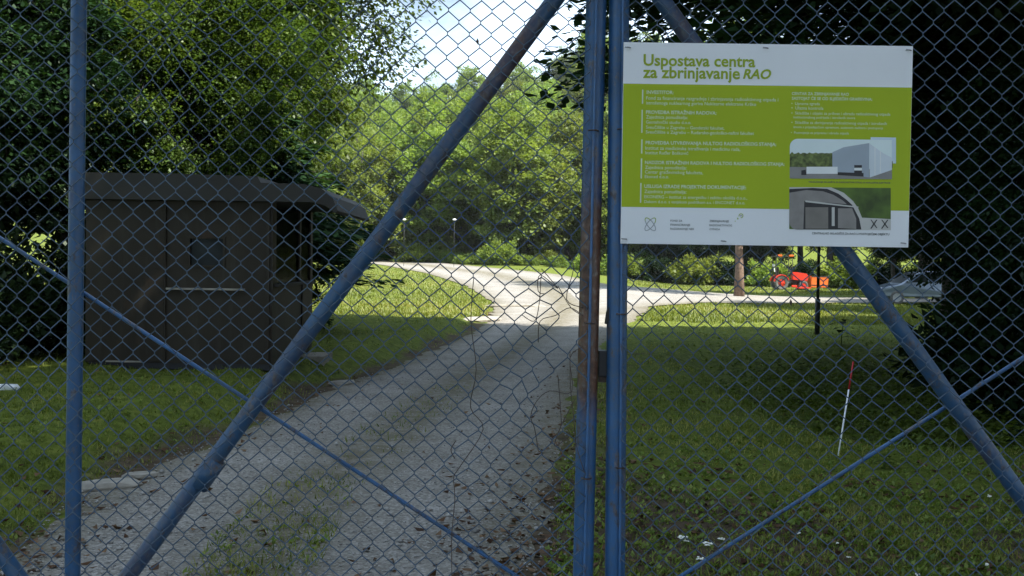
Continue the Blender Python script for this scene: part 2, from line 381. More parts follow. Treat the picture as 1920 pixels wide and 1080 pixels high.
def broad_tree(seed, Ht, cr_, cb, nclump, per, L, lm, trunk_r=None, droop=0.45, asp=0.27, bark='bark', crs=0.2):
    r = np.random.default_rng(seed); rd = random.Random(seed)
    rz = (Ht - cb) / 2; zc = cb + rz
    q = unit(r.normal(size=(nclump, 3))); fr = r.random(nclump) ** 0.42
    lump = np.array([0.82 + 0.38 * mnoise.noise(Vector(tuple(v * 1.7)) + Vector((seed * 3.1, 0, 0))) for v in q])
    C = q * (fr * lump)[:, None] * np.array([cr_, cr_, rz]) + np.array([0, 0, zc])
    rad = cr_ * crs * r.uniform(0.7, 1.3, nclump)
    v, f, t = leaves_at(r, C, rad, per, L, asp, droop, np.array([0, 0, zc - rz * 0.3]))
    crown = npmesh('crown', v, f, M[lm], t)
    tr = trunk_r or Ht * 0.017
    mb = MB(); tp = [Vector((0, 0, -0.3))]; top = Ht * 0.82
    for i in range(1, 9): z = top * i / 8; tp.append(Vector((rd.uniform(-1, 1) * 0.03 * z, rd.uniform(-1, 1) * 0.03 * z, z)))
    mb.tube(tp, [tr * 1.35] + [tr * (1 - 0.85 * i / 8) for i in range(1, 9)], 9)
    def on_trunk(z):
        for a, b in zip(tp, tp[1:]):
            if a.z <= z <= b.z: return a.lerp(b, (z - a.z) / (b.z - a.z))
        return tp[-1]
    limbs = []
    for k in r.choice(nclump, min(nclump, 26), replace=False):
        e = Vector(C[k]); z0 = max(cb * 0.7, min(top * 0.95, e.z - 0.5 * math.hypot(e.x, e.y) * rd.uniform(0.6, 1.1)))
        a = on_trunk(z0); m1 = a.lerp(e, 0.35) + Vector((0, 0, 0.06 * (e - a).length)); m2 = a.lerp(e, 0.7) + Vector((rd.uniform(-.2, .2), rd.uniform(-.2, .2), 0.05 * (e - a).length))
        rr = tr * 0.42 * (1 - 0.6 * z0 / Ht)
        mb.tube([a, m1, m2, e], [rr, rr * 0.7, rr * 0.42, rr * 0.12], 5, caps=False); limbs += [m1, m2, e]
    LA = np.array([tuple(x) for x in limbs])
    for k in range(nclump):
        e = C[k]; j = int(np.argmin(((LA - e) ** 2).sum(1))); a = Vector(LA[j])
        if 0.1 < (Vector(e) - a).length < cr_ * 0.9: mb.tube([a, a.lerp(Vector(e), 0.5) + Vector((0, 0, 0.1)), Vector(e)], [tr * 0.09, tr * 0.06, tr * 0.03], 3, caps=False)
    return mb.mesh('trunk', M[bark], True, fix=False), crown

def conifer(seed, Ht, br, nlev, nb, ns, L, lm='leafC', base=0.06):
    r = np.random.default_rng(seed); mb = MB(); mb.tube([(0, 0, -0.3), (0, 0, Ht * .5), (0, 0, Ht)], [Ht * 0.016, Ht * 0.009, 0.01], 8)
    PP, DD, SS, TT = [], [], [], []
    for i in range(nlev):
        t = (i + r.random() * 0.6) / nlev; z = Ht * (base + (0.97 - base) * t); ln = br * (1 - t) ** 0.8 * r.uniform(0.85, 1.1) + 0.15
        for j in range(nb):
            a = 2 * math.pi * (j + r.random() * 0.7) / nb; hd = np.array([math.cos(a), math.sin(a), 0.0]); lj = ln * r.uniform(0.7, 1.15)
            u = r.random(ns) ** 0.75
            p = np.outer(u * lj, hd) + np.array([0, 0, z]); p[:, 2] += -0.45 * lj * u ** 1.6 + 0.22 * lj * u ** 3
            side = np.array([-hd[1], hd[0], 0.0]); k = r.uniform(-1, 1, ns)
            p += np.outer(k * 0.30 * lj * (1 - u * 0.75), side); p[:, 2] -= np.abs(k) * 0.12 * lj + r.random(ns) * 0.18
            d = unit(hd * 0.7 + side * k[:, None] * 0.9 + r.normal(size=(ns, 3)) * 0.25 + np.array([0, 0, -0.45]))
            PP.append(p); DD.append(d); SS.append(unit(np.cross(d, np.array([0, 0, 1.0]) + r.normal(size=(ns, 3)) * 0.5))); TT.append(np.clip(r.uniform(0, .6) + u * 0.3 + r.random(ns) * 0.2, 0, 1))
            mb.tube([(0, 0, z), tuple(hd * lj * .5 + np.array([0, 0, z - .45 * lj * .33 + .03 * lj])), tuple(hd * lj * .95 + np.array([0, 0, z - .25 * lj]))], [0.03, 0.018, 0.005], 3, caps=False)
    p, d, s, t = map(np.concatenate, (PP, DD, SS, TT)); Ls = L * r.uniform(0.6, 1.3, len(p))
    v, f = leaf_quads(p, d, s, Ls, Ls * 0.2)
    return mb.mesh('trunk', M['bark'], True, fix=False), npmesh('crown', v, f, M[lm], np.repeat(t, 4))

def shrub_mesh(seed, r_, h_, nclump, per, L, lm):
    r = np.random.default_rng(seed)
    q = unit(r.normal(size=(nclump, 3))); q[:, 2] = np.abs(q[:, 2]); fr = r.random(nclump) ** 0.5
    C = q * fr[:, None] * np.array([r_, r_, h_ * 0.85]) * r.uniform(0.75, 1.15, (nclump, 1)) + np.array([0, 0, h_ * 0.12])
    v, f, t = leaves_at(r, C, r_ * 0.24 * r.uniform(0.7, 1.3, nclump), per, L, 0.28, 0.2, np.array([0, 0, 0.0]))
    mb = MB()
    for k in range(0, nclump, 2):
        e = Vector(C[k]); mb.tube([(e.x * .1, e.y * .1, -0.1), (e.x * .5, e.y * .5, e.z * .6), tuple(e)], [0.02, 0.012, 0.004], 3, caps=False)
    return mb.mesh('stem', M['bark'], True, fix=False), npmesh('foliage', v, f, M[lm], t)

def plant_tree(name, pair, x, y, label, cat='tree', group=None, sc=1.0, rz=0.0, z=None, parts=('trunk', 'crown')):
    o = thing(name, (x, y, HZ(x, y) if z is None else z), label, cat, group, rz); o.scale = (sc, sc, sc) if not hasattr(sc, '__len__') else sc
    for n_, me in zip(parts, pair): link(n_, me, o)
    return o

BA = broad_tree(11, 15, 4.6, 2.4, 350, 430, 0.115, 'leafA', crs=.19, asp=.3)
BB = broad_tree(12, 17, 4.8, 2.0, 360, 420, 0.12, 'leafA', crs=.19, asp=.3)
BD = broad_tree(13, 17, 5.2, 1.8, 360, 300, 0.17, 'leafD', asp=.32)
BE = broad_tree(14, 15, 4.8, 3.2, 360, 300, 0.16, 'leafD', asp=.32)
CA = conifer(21, 13, 3.2, 30, 9, 170, 0.28, base=.25)
FA = broad_tree(31, 13, 4.8, 0.3, 210, 100, 0.32, 'leafF', asp=0.34)
FB = broad_tree(32, 15, 4.6, 0.4, 210, 100, 0.32, 'leafF', asp=0.34)
FC = broad_tree(33, 12, 5.0, 0.2, 210, 100, 0.32, 'leafF', asp=0.34)
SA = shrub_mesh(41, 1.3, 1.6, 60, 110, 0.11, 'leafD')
SB = shrub_mesh(42, 1.4, 1.7, 70, 70, 0.17, 'leafF')
SC = shrub_mesh(43, 1.5, 1.3, 70, 70, 0.15, 'leafS')

# left wood: around and behind the hut
LEFT = [
    (BA, -6.8, 20.5, 'spreading leafy tree with sunlit boughs right behind the guard hut', 1.0, 0.4),
    (BB, -9.6, 16.0, 'tall dark leafy tree behind the left half of the hut roof', 1.0, 2.0),
    (BA, -10.8, 10.5, 'dark leafy tree at the left border of the lawn', 0.95, 4.1),
    (BB, -7.0, 26.0, 'leafy tree whose sunlit crown edge stands against the sky', 1.06, 1.1),
    (BB, -12.5, 23.0, 'leafy tree deep in the shade left of the hut', 1.05, 3.3),
    (BA, -10.5, 31.0, 'leafy tree in the shade far behind the hut', 1.0, 5.0),
    (BA, -15.0, 16.0, 'leafy tree outermost in the wood left of the hut', 1.1, 0.9),
    (BB, -9.8, 36.0, 'leafy tree behind the sunlit lawn left of the road', 0.95, 2.7),
    (BA, -17.0, 34.0, 'leafy tree hidden deepest in the left wood', 1.1, 1.7),
    (BA, -13.5, 56.0, 'leafy tree beyond the sunlit lawn at its left end', 1.0, 2.2),
    (BB, -18.0, 74.0, 'leafy tree where the far road disappears to the left', 1.0, 0.2)]
for pr, x, y, lb, sc, rz in LEFT: plant_tree('leafy_tree', pr, x, y, lb, 'tree', 'trees of the left wood', sc, rz)
plant_tree('leafy_tree', BA, -7.4, 17.8, 'low leafy tree with hanging foliage behind the middle of the hut roof', 'tree', 'trees of the left wood', (.66, .66, .6), 2.6)
plant_tree('leafy_tree', BB, -5.6, 18.6, 'low leafy tree with hanging foliage behind the right end of the hut roof', 'tree', 'trees of the left wood', (.5, .5, .5), 4.4)
plant_tree('spruce_tree', CA, -5.3, 20.0, 'low dark spruce with hanging boughs right of the hut roof', 'tree', None, (0.92, 0.92, 0.40), 0.5)
plant_tree('spruce_tree', CA, -9.0, 17.2, 'dark spruce hidden between hut and leafy trees', 'tree', None, 0.75, 1.5)
for i, (x, y, s) in enumerate([(-7.9, 14.8, .5), (-9.3, 13.2, .5), (-8.6, 17.0, .5), (-10.4, 14.8, .55)]):
    plant_tree('young_dark_tree', BD, x, y, 'low bushy dark tree closing the wood left of the hut', 'tree', 'low bushy trees left of the hut', s, i * 2.3)
for i, (x, y, s) in enumerate([(-6.6, 13.6, 1.0), (-7.8, 12.0, 1.1), (-7.2, 15.8, 1.3), (-5.4, 17.6, 1.3), (-8.5, 9.6, 1.0), (-6.3, 18.4, 1.3), (-9.3, 13.6, 1.5), (-4.6, 20.5, 0.8)]):
    plant_tree('undergrowth_shrub', SA, x, y, 'dark shaded shrub in the undergrowth beside and behind the hut', 'shrub', 'dark shrubs round the hut', s, i * 1.3, parts=('stem', 'foliage'))

# right wood: deep shade, also what shades the gate
RIGHT = [
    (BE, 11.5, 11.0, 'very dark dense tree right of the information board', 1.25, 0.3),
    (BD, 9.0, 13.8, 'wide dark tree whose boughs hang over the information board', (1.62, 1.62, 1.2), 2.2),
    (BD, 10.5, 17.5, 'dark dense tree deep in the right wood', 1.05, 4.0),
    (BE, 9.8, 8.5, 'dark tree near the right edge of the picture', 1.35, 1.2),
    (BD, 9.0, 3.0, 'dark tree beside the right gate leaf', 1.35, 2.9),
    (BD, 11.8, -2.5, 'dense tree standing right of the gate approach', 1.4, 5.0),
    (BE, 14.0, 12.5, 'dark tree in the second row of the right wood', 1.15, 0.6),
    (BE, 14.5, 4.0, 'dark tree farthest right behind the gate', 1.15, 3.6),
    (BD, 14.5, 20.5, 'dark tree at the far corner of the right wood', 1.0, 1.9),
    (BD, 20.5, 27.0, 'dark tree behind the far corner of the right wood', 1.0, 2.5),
    (BE, 4.5, -13.0, 'unseen dark tree added behind the camera on the right of the approach', 1.2, 4.4),  # unseen, added to block sky light on the board and foreground
    (BD, -5.5, -15.0, 'unseen dark tree added behind the camera on the left of the approach', 1.2, 0.2),  # out of view, put in to hold back the open sky
    (BD, -1.5, -10.5, 'unseen dark tree added close behind the camera', 1.1, 3.0),  # unseen, added closer to dim the board further
    (BE, 10.0, -9.0, 'unseen dark tree added behind the camera on the right', 1.2, 5.2),  # likewise added out of view to lower the ambient light
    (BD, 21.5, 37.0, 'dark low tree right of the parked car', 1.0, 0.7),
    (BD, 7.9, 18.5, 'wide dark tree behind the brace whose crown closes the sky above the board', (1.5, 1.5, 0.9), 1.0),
    (BE, -12.5, -5.0, 'unseen dark tree added left of the gate approach', 1.2, 1.6)]  # unseen, added to cut sky light from the left rear
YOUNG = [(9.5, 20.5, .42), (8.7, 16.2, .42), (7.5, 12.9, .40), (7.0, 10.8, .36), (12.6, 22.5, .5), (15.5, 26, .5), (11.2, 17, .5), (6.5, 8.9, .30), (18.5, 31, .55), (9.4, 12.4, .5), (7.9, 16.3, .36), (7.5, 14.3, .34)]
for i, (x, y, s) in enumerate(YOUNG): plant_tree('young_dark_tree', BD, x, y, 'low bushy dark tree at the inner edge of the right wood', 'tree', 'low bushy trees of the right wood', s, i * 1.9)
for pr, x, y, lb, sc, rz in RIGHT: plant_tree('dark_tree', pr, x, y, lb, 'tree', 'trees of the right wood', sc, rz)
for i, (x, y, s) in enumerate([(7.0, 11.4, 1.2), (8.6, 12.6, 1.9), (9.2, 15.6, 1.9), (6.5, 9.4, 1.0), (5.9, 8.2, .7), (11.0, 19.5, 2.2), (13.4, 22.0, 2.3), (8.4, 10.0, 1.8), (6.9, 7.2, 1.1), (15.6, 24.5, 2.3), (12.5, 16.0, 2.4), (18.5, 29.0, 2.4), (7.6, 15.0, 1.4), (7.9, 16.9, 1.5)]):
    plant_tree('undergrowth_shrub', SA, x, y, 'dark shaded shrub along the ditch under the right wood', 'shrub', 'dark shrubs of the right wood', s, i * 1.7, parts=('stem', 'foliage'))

# wood behind the tractor and the car
BACK = [(BD, 17.0, 91, .8), (BB, 20.0, 95, .9), (BD, 20.5, 88, .9), (BE, 25, 84, 1.0), (BD, 31, 80, 1.0), (BE, 36, 74, 1.0), (BD, 29, 60, .9), (BE, 39, 62, 1.1), (BB, 28.5, 94, 1.1), (BD, 44, 80, 1.2), (BE, 36, 92, 1.2), (BD, 26, 44, .95), (BE, 47, 68, 1.2), (BD, 33, 49, 1.0), (BD, 21.5, 56, .9), (BD, 19.5, 101, .9), (BD, 22.5, 103, 1.1), (BD, 15.5, 98, .6), (BD, 31, 104, 1.3), (BD, 27, 100, 1.1), (BD, 46, 98, 1.4), (BD, 55, 80, 1.4), (BD, 22.5, 63, .5), (BD, 25.0, 65, .55), (BD, 27.5, 61, .5), (BD, 29, 68, .6), (BD, 23.5, 52, .45), (BD, 19.5, 84, .5), (BD, 14.5, 86, .5), (BD, 16, 105, .6), (BD, 19.5, 107, .65), (BD, 23, 106, .6), (BD, 26.5, 108, .65), (BD, 12.8, 104, .5)]
for i, (pr, x, y, s) in enumerate(BACK):
    plant_tree('dark_tree', pr, x, y, 'dark tree in the row of woodland behind the tractor and the car', 'tree', 'woodland behind the tractor', s, i * 2.1)
for i in range(20):
    x = 9 + i * 1.75; y = 85 - i * 0.75 + (i % 3)
    plant_tree('woodland_shrub', SA if i % 3 else SB, x, y, 'shrub at the foot of the woodland behind the tractor', 'shrub', 'shrubs behind the tractor', 1.3 + 0.3 * (i % 2), i * 1.1, parts=('stem', 'foliage'))

# sunlit hillside wood
k = 0
for row, (yy_, dx) in enumerate([(104, 5.4), (111, 5.6), (119, 5.8), (128, 6), (138, 6.2), (149, 6.4), (161, 6.8), (174, 7), (188, 7.4), (204, 8), (222, 8.5), (242, 9)]):
    lo, hi = -0.17 * yy_ - 6, 0.10 * yy_ + 8
    n_ = int((hi - lo) / dx)
    for i in range(n_ + 1):
        x = lo + i * dx + random.uniform(-1.8, 1.8) + (row % 2) * dx * 0.5; y = yy_ + random.uniform(-3.5, 3.5)
        s = random.uniform(0.8, 1.2)
        plant_tree('hillside_tree', (FA, FB, FC)[k % 3], x, y, 'light green leafy tree in the sunlit wood on the far hillside', 'tree', 'trees of the sunlit hillside wood', (s, s, s * random.uniform(0.9, 1.15)), random.uniform(0, 6.28)); k += 1
for i in range(34):
    x = -19 + i * 0.95 + random.uniform(-.4, .4); y = 97 + random.uniform(-3, 7) + max(0, (-6 - x)) * 1.5 - max(0, x - 2) * 1.3
    plant_tree('roadside_shrub', SB if i % 2 else SC, x, y, 'bright green shrub at the foot of the hillside behind the road', 'shrub', 'shrubs along the far road side', random.uniform(0.5, 1.6), random.uniform(0, 6.28), parts=('stem', 'foliage'))

# ------------------------------------------------------------------ grass, weeds, leaf litter (uncountable)
def scatter(n, ymin, ymax, pw, xw, keep):
    """density falls off with distance from the gate"""
    u = rng.random(n); e = 1 - pw
    y = (ymin ** e + u * (ymax ** e - ymin ** e)) ** (1 / e)
    x = rng.uniform(-1, 1, n) * (xw * y + 1.5)
    k_ = keep(x, y); return x[k_], y[k_]
def offroad(x, y): return ((x < edge(EL, y) - 0.12) | (x > edge(ER, y) + 0.10)) & ~((y > 30) & (x > 2.5) & (y > np.interp(x, [2.5, 5, 8, 14, 20, 60], [32, 38, 42.0, 46.5, 49.5, 53]) - 0.2))
def fld(x, y, s, o=0.0): return np.sin(x * s + 1.3 * np.sin(y * s * 0.7 + o)) * np.cos(y * s * 0.9 + 1.7 * np.sin(x * s * 0.6 + 2 + o))
def grass_keep(x, y):
    d = 0.62 + 0.3 * fld(x, y, 1.1) + 0.2 * fld(x, y, 2.9, 1)
    d = d - (0.38 + 0.22 * fld(x, y, 2.3, 7)) * ((x > 0) & (y < 9.5)) - 0.2 * ((x > 3.0) & (y > 10) & (y < 22)) - 0.25 * (np.abs(x - edge(EL, y) + 0.1) < 0.2)
    med = (np.abs(x - (edge(EL, y) * 0.53 + edge(ER, y) * 0.47)) < 0.34) & (y < 14)
    return (offroad(x, y) & (rng.random(len(x)) < d)) | (med & (rng.random(len(x)) < 0.42 * np.clip(.35 + .5 * fld(x, y, 1.3, 1) + .5 * fld(x, y, 6, 2), 0, 1)))
x, y = scatter(330000, 4.6, 34, 1.75, 0.56, grass_keep)
n = len(x); z = height(x, y); a = rng.uniform(0, 6.283, n); ln = rng.uniform(0.025, 0.075, n) * (1 + 0.4 * fld(x, y, 1.7, 2)); wd = 0.0028 + 0.00032 * y
lean = rng.uniform(0.3, 1.8, n); b = np.stack([x, y, z - 0.005], -1)
dirv = np.stack([np.cos(a) * lean, np.sin(a) * lean, np.ones(n)], -1); dirv = unit(dirv); sv = np.stack([-np.sin(a), np.cos(a), np.zeros(n)], -1)
v = np.empty((n, 3, 3)); v[:, 0] = b - sv * wd[:, None]; v[:, 1] = b + sv * wd[:, None]; v[:, 2] = b + dirv * ln[:, None]
tint = np.clip(0.5 + 0.2 * fld(x, y, 0.8, 3) + 0.28 * fld(x, y, 3.1, 6) + 0.18 * (x > 0) * (y < 10) + rng.normal(0, 0.24, n), 0, 1)
tag(link('lawn_grass', npmesh('lawn_grass', v.reshape(-1, 3), np.arange(3 * n).reshape(n, 3), M['grass'], np.repeat(tint, 3))), 'short mown green grass of the lawns beside the gravel road', 'grass', kind='stuff')

x, y = scatter(150000, 30, 84, 1.5, 0.5, lambda x, y: offroad(x, y) & ~((y > 48) & (x > 2.5) & (y < np.interp(x, [2.5, 4, 8, 14, 20, 60], [54, 56, 58.5, 55.5, 55, 57]) + .3)) | (offroad(x, y) & (x < 0)) | ((x > 7) & (y > 60)))
n = len(x); z = height(x, y); a = rng.uniform(0, 6.283, n); ln = rng.uniform(0.05, 0.15, n); wd = 0.010 + 0.0002 * y
b = np.stack([x, y, z - 0.01], -1); dirv = unit(np.stack([np.cos(a) * .6, np.sin(a) * .6, np.ones(n)], -1)); sv = np.stack([-np.sin(a), np.cos(a), np.zeros(n)], -1)
v = np.empty((n, 3, 3)); v[:, 0] = b - sv * wd[:, None]; v[:, 1] = b + sv * wd[:, None]; v[:, 2] = b + dirv * ln[:, None]
tint = np.clip(0.5 + 0.3 * fld(x, y, 0.35, 3) + rng.normal(0, 0.22, n), 0, 1)
tag(link('meadow_grass', npmesh('meadow_grass', v.reshape(-1, 3), np.arange(3 * n).reshape(n, 3), M['grass'], np.repeat(tint, 3))), 'sunlit yellowish grass of the far lawns round the road bend', 'grass', kind='stuff')
n = 26000; x = rng.uniform(2.8, 9.5, n); y = rng.uniform(9.6, 22, n); k_ = rng.random(n) < sst((x - 2.9 - .5 * fld(x, y, 1.2, 2)) / 2.6) * sst((y - 9.4) / 1.2) * sst((22.5 - y) / 3); x, y = x[k_], y[k_]; n = len(x)
hh = rng.random(n) ** 2 * 0.28; p = np.stack([x, y, height(x, y) + hh], -1); a = rng.uniform(0, 6.283, n)
d = unit(np.stack([np.cos(a), np.sin(a), rng.uniform(-.2, .6, n)], -1)); s = unit(np.cross(d, np.array([0, 0, 1.0]) + rng.normal(size=(n, 3)) * .3)); Ls = rng.uniform(.05, .12, n)
v, f = leaf_quads(p, d, s, Ls, Ls * .33)
tag(link('ditch_undergrowth', npmesh('ditch_undergrowth', v, f, M['weed'], np.repeat(rng.random(n) * .5, 4))), 'dark low undergrowth filling the shaded ditch below the right wood', 'undergrowth', kind='stuff')

def weed_keep(x, y):
    d = 0.2 + 0.3 * fld(x, y, 1.6, 5); d = np.where((x > 0.2) & (y < 10), d + 0.4, d * 0.5); d = np.where((x > 3) & (y > 9.5) & (y < 22), 0.9, d)
    inmed = (np.abs(x - (edge(EL, y) * 0.53 + edge(ER, y) * 0.47)) < 0.35) & (y < 11)
    return (offroad(x, y) & (rng.random(len(x)) < d)) | (inmed & (rng.random(len(x)) < 0.10 * (fld(x, y, 1.3, 1) > 0)))
x, y = scatter(24000, 4.6, 24, 1.7, 0.56, weed_keep)
per = 5; n = len(x) * per; xx = np.repeat(x, per); yy2 = np.repeat(y, per); a = rng.uniform(0, 6.283, n)
p = np.stack([xx + rng.normal(0, .015, n), yy2 + rng.normal(0, .015, n), height(xx, yy2) + rng.uniform(0, .03, n)], -1)
d = unit(np.stack([np.cos(a), np.sin(a), rng.uniform(0.1, 1.1, n)], -1)); s = unit(np.cross(d, np.array([0, 0, 1.0]) + rng.normal(size=(n, 3)) * .2))
Ls = rng.uniform(0.015, 0.05, n); v, f = leaf_quads(p, d, s, Ls, Ls * 0.28)
tag(link('broadleaf_weeds', npmesh('broadleaf_weeds', v, f, M['weed'], np.repeat(np.clip(rng.normal(.5, .25, n), 0, 1), 4))), 'low broadleaf weeds and clover growing through the lawn and the road middle', 'weeds', kind='stuff')

def litter_keep(x, y):
    c = np.exp(-((x - edge(ER, y) - 0.05) / 0.55) ** 2) + 0.5 * np.exp(-((x - edge(EL, y)) / 0.4) ** 2) + 0.035 + 0.8 * ((x > 0) & (x < 4.5) & (y < 9)) * (fld(x, y, 2.1, 7) > -.25)
    c = np.where(y > 20, c * 0.3, c); return rng.random(len(x)) < c * (0.6 + 0.4 * fld(x, y, 2.3, 4))
x, y = scatter(16000, 4.6, 26, 1.7, 0.5, litter_keep)
n = len(x); a = rng.uniform(0, 6.283, n); p = np.stack([x, y, height(x, y) + 0.012 + rng.uniform(0, .012, n)], -1)
d = unit(np.stack([np.cos(a), np.sin(a), rng.normal(0, .2, n)], -1)); s = unit(np.cross(d, np.array([0, 0, 1.0]) + rng.normal(size=(n, 3)) * .35))
Ls = rng.uniform(0.03, 0.085, n); v, f = leaf_quads(p, d, s, Ls, Ls * rng.uniform(.15, .4, n), 0.5)
tag(link('fallen_leaves', npmesh('fallen_leaves', v, f, M['dead'], np.repeat(rng.random(n), 4))), 'brown fallen leaves scattered along the right road edge', 'leaves', kind='stuff')

x, y = scatter(16000, 4.6, 16, 1.9, 0.5, lambda x, y: (x > edge(EL, y) - 0.1) & (x < edge(ER, y) + 0.2))
n = len(x); sz = rng.uniform(0.004, 0.013, n) * (1 + (rng.random(n) < .03) * 1.2)
octv = np.array([[1, 0, 0], [0, 1, 0], [-1, 0, 0], [0, -1, 0], [0, 0, .7], [0, 0, -.7]]); octf = np.array([[0, 1, 4], [1, 2, 4], [2, 3, 4], [3, 0, 4], [1, 0, 5], [2, 1, 5], [3, 2, 5], [0, 3, 5]])
a = rng.uniform(0, 6.283, n); rot = np.stack([np.stack([np.cos(a), -np.sin(a)], -1), np.stack([np.sin(a), np.cos(a)], -1)], 1)
ov = np.tile(octv, (n, 1, 1)) * rng.uniform(.7, 1.3, (n, 6, 1)); ov[:, :, :2] = np.einsum('nij,nkj->nki', rot, ov[:, :, :2])
ov = ov * sz[:, None, None] + np.stack([x, y, height(x, y) + .006 + sz * .3], -1)[:, None, :]
fo = (octf[None] + (np.arange(n) * 6)[:, None, None]).reshape(-1, 3)
tag(link('loose_gravel', npmesh('loose_gravel', ov.reshape(-1, 3), fo, M['pebble'], np.repeat(rng.random(n), 6))), 'loose pale gravel stones lying on the road', 'gravel', kind='stuff')

# ------------------------------------------------------------------ the gate
D = 3.45
def gp(px, py, dy=0.0):
    p = P(px, py, D); return Vector((p.x, D + dy, p.z))
PXM = F / D
ZB, ZT = 0.36, 2.70
def at_z(p0, p1, z):
    a, b_ = gp(*p0), gp(*p1); t = (z - a.z) / (b_.z - a.z); return a.lerp(b_, t)
def tube_between(name, a, b_, r, m, parent, n=16, extra=None):
    mb = MB(); k_ = 14; mb.tube([a.lerp(b_, i / k_) for i in range(k_ + 1)], r, n); return mb.build(name, m, parent, True)

def pinch(u, v):
    """hand-bent places of the old mesh, in photo pixels -> pixel offset"""
    du = dv = 0.0
    du += 5.0 * math.sin(u * 0.006 + v * 0.004) + 4.0 * math.sin(v * 0.011 + u * 0.003)
    dv += 4.0 * math.sin(u * 0.005 - v * 0.006 + 1) + 3.0 * math.sin(u * 0.013 + 2)
    for (cx, cy, s, amp) in ((307, 52, 95, 0.45), (1052, 545, 60, 0.35), (1040, 700, 60, -0.25), (868, 850, 35, -0.35), (150, 610, 60, 0.1)):
        q = math.exp(-((u - cx) ** 2 + (v - cy) ** 2) / (s * s)); du += (cx - u) * amp * q; dv += (cy - v) * amp * q
    if u > 860 and u < 1100 and 480 < v < 880:
        e = 10.0 * math.sin(math.pi * (u - 860) / 240) * math.sin(math.pi * (v - 480) / 400)
        du += e * mnoise.noise(Vector((u * .014, v * .014, 0))) * 1.5; dv += e * mnoise.noise(Vector((u * .014, v * .014, 9))) * 1.5
    return du, dv
CW, CH = 40.0, 44.0
def zig_wires(leaf, u0, u1, lean_at, hole):
    """each zigzag spiral wire of the chain-link is a mesh of its own"""
    k_ = 0; u = u0; made = 0
    vtop, vbot = -105, 1222
    while u + CW / 2 <= u1 + 1:
        rows = int((vbot - vtop) / (CH / 2)); runs = [[]]
        for i in range(rows + 1):
            v = vtop + i * CH / 2
            side = (i + k_) % 2
            bu = u + (CW / 2 if side else 0)
            if hole and ((bu - 1062) / 24) ** 2 + ((v - 600) / 42) ** 2 < 1 or hole and ((bu - 1050) / 26) ** 2 + ((v - 735) / 60) ** 2 < 1:
                if runs[-1]: runs.append([])
                continue
            for sgn in (-1, 1):
                vv_ = v + sgn * 2.6
                du, dv = pinch(bu, vv_)
                fade = min(1.0, (u1 - bu) / 40 if u1 > u0 else 1)
                fade = max(0.0, min(fade, (bu - u0) / 40 + 0.0)) if not hole else max(0.0, fade)
                front = (side == 0) == (sgn > 0)
                # strand below this bend runs to the other side: one diagonal lies in front of the other
                runs[-1].append(gp(bu + du * fade + lean_at(vv_), vv_ + dv * fade, -0.040 + (-0.0022 if front else 0.0022)))
        mb = MB()
        for run in runs:
            if len(run) > 2: mb.tube(run, 0.0019, 4, caps=False)
        mb.build('wire', M['wire'], leaf, True, fix=False); made += 1
        u += CW / 2; k_ += 1
    return made

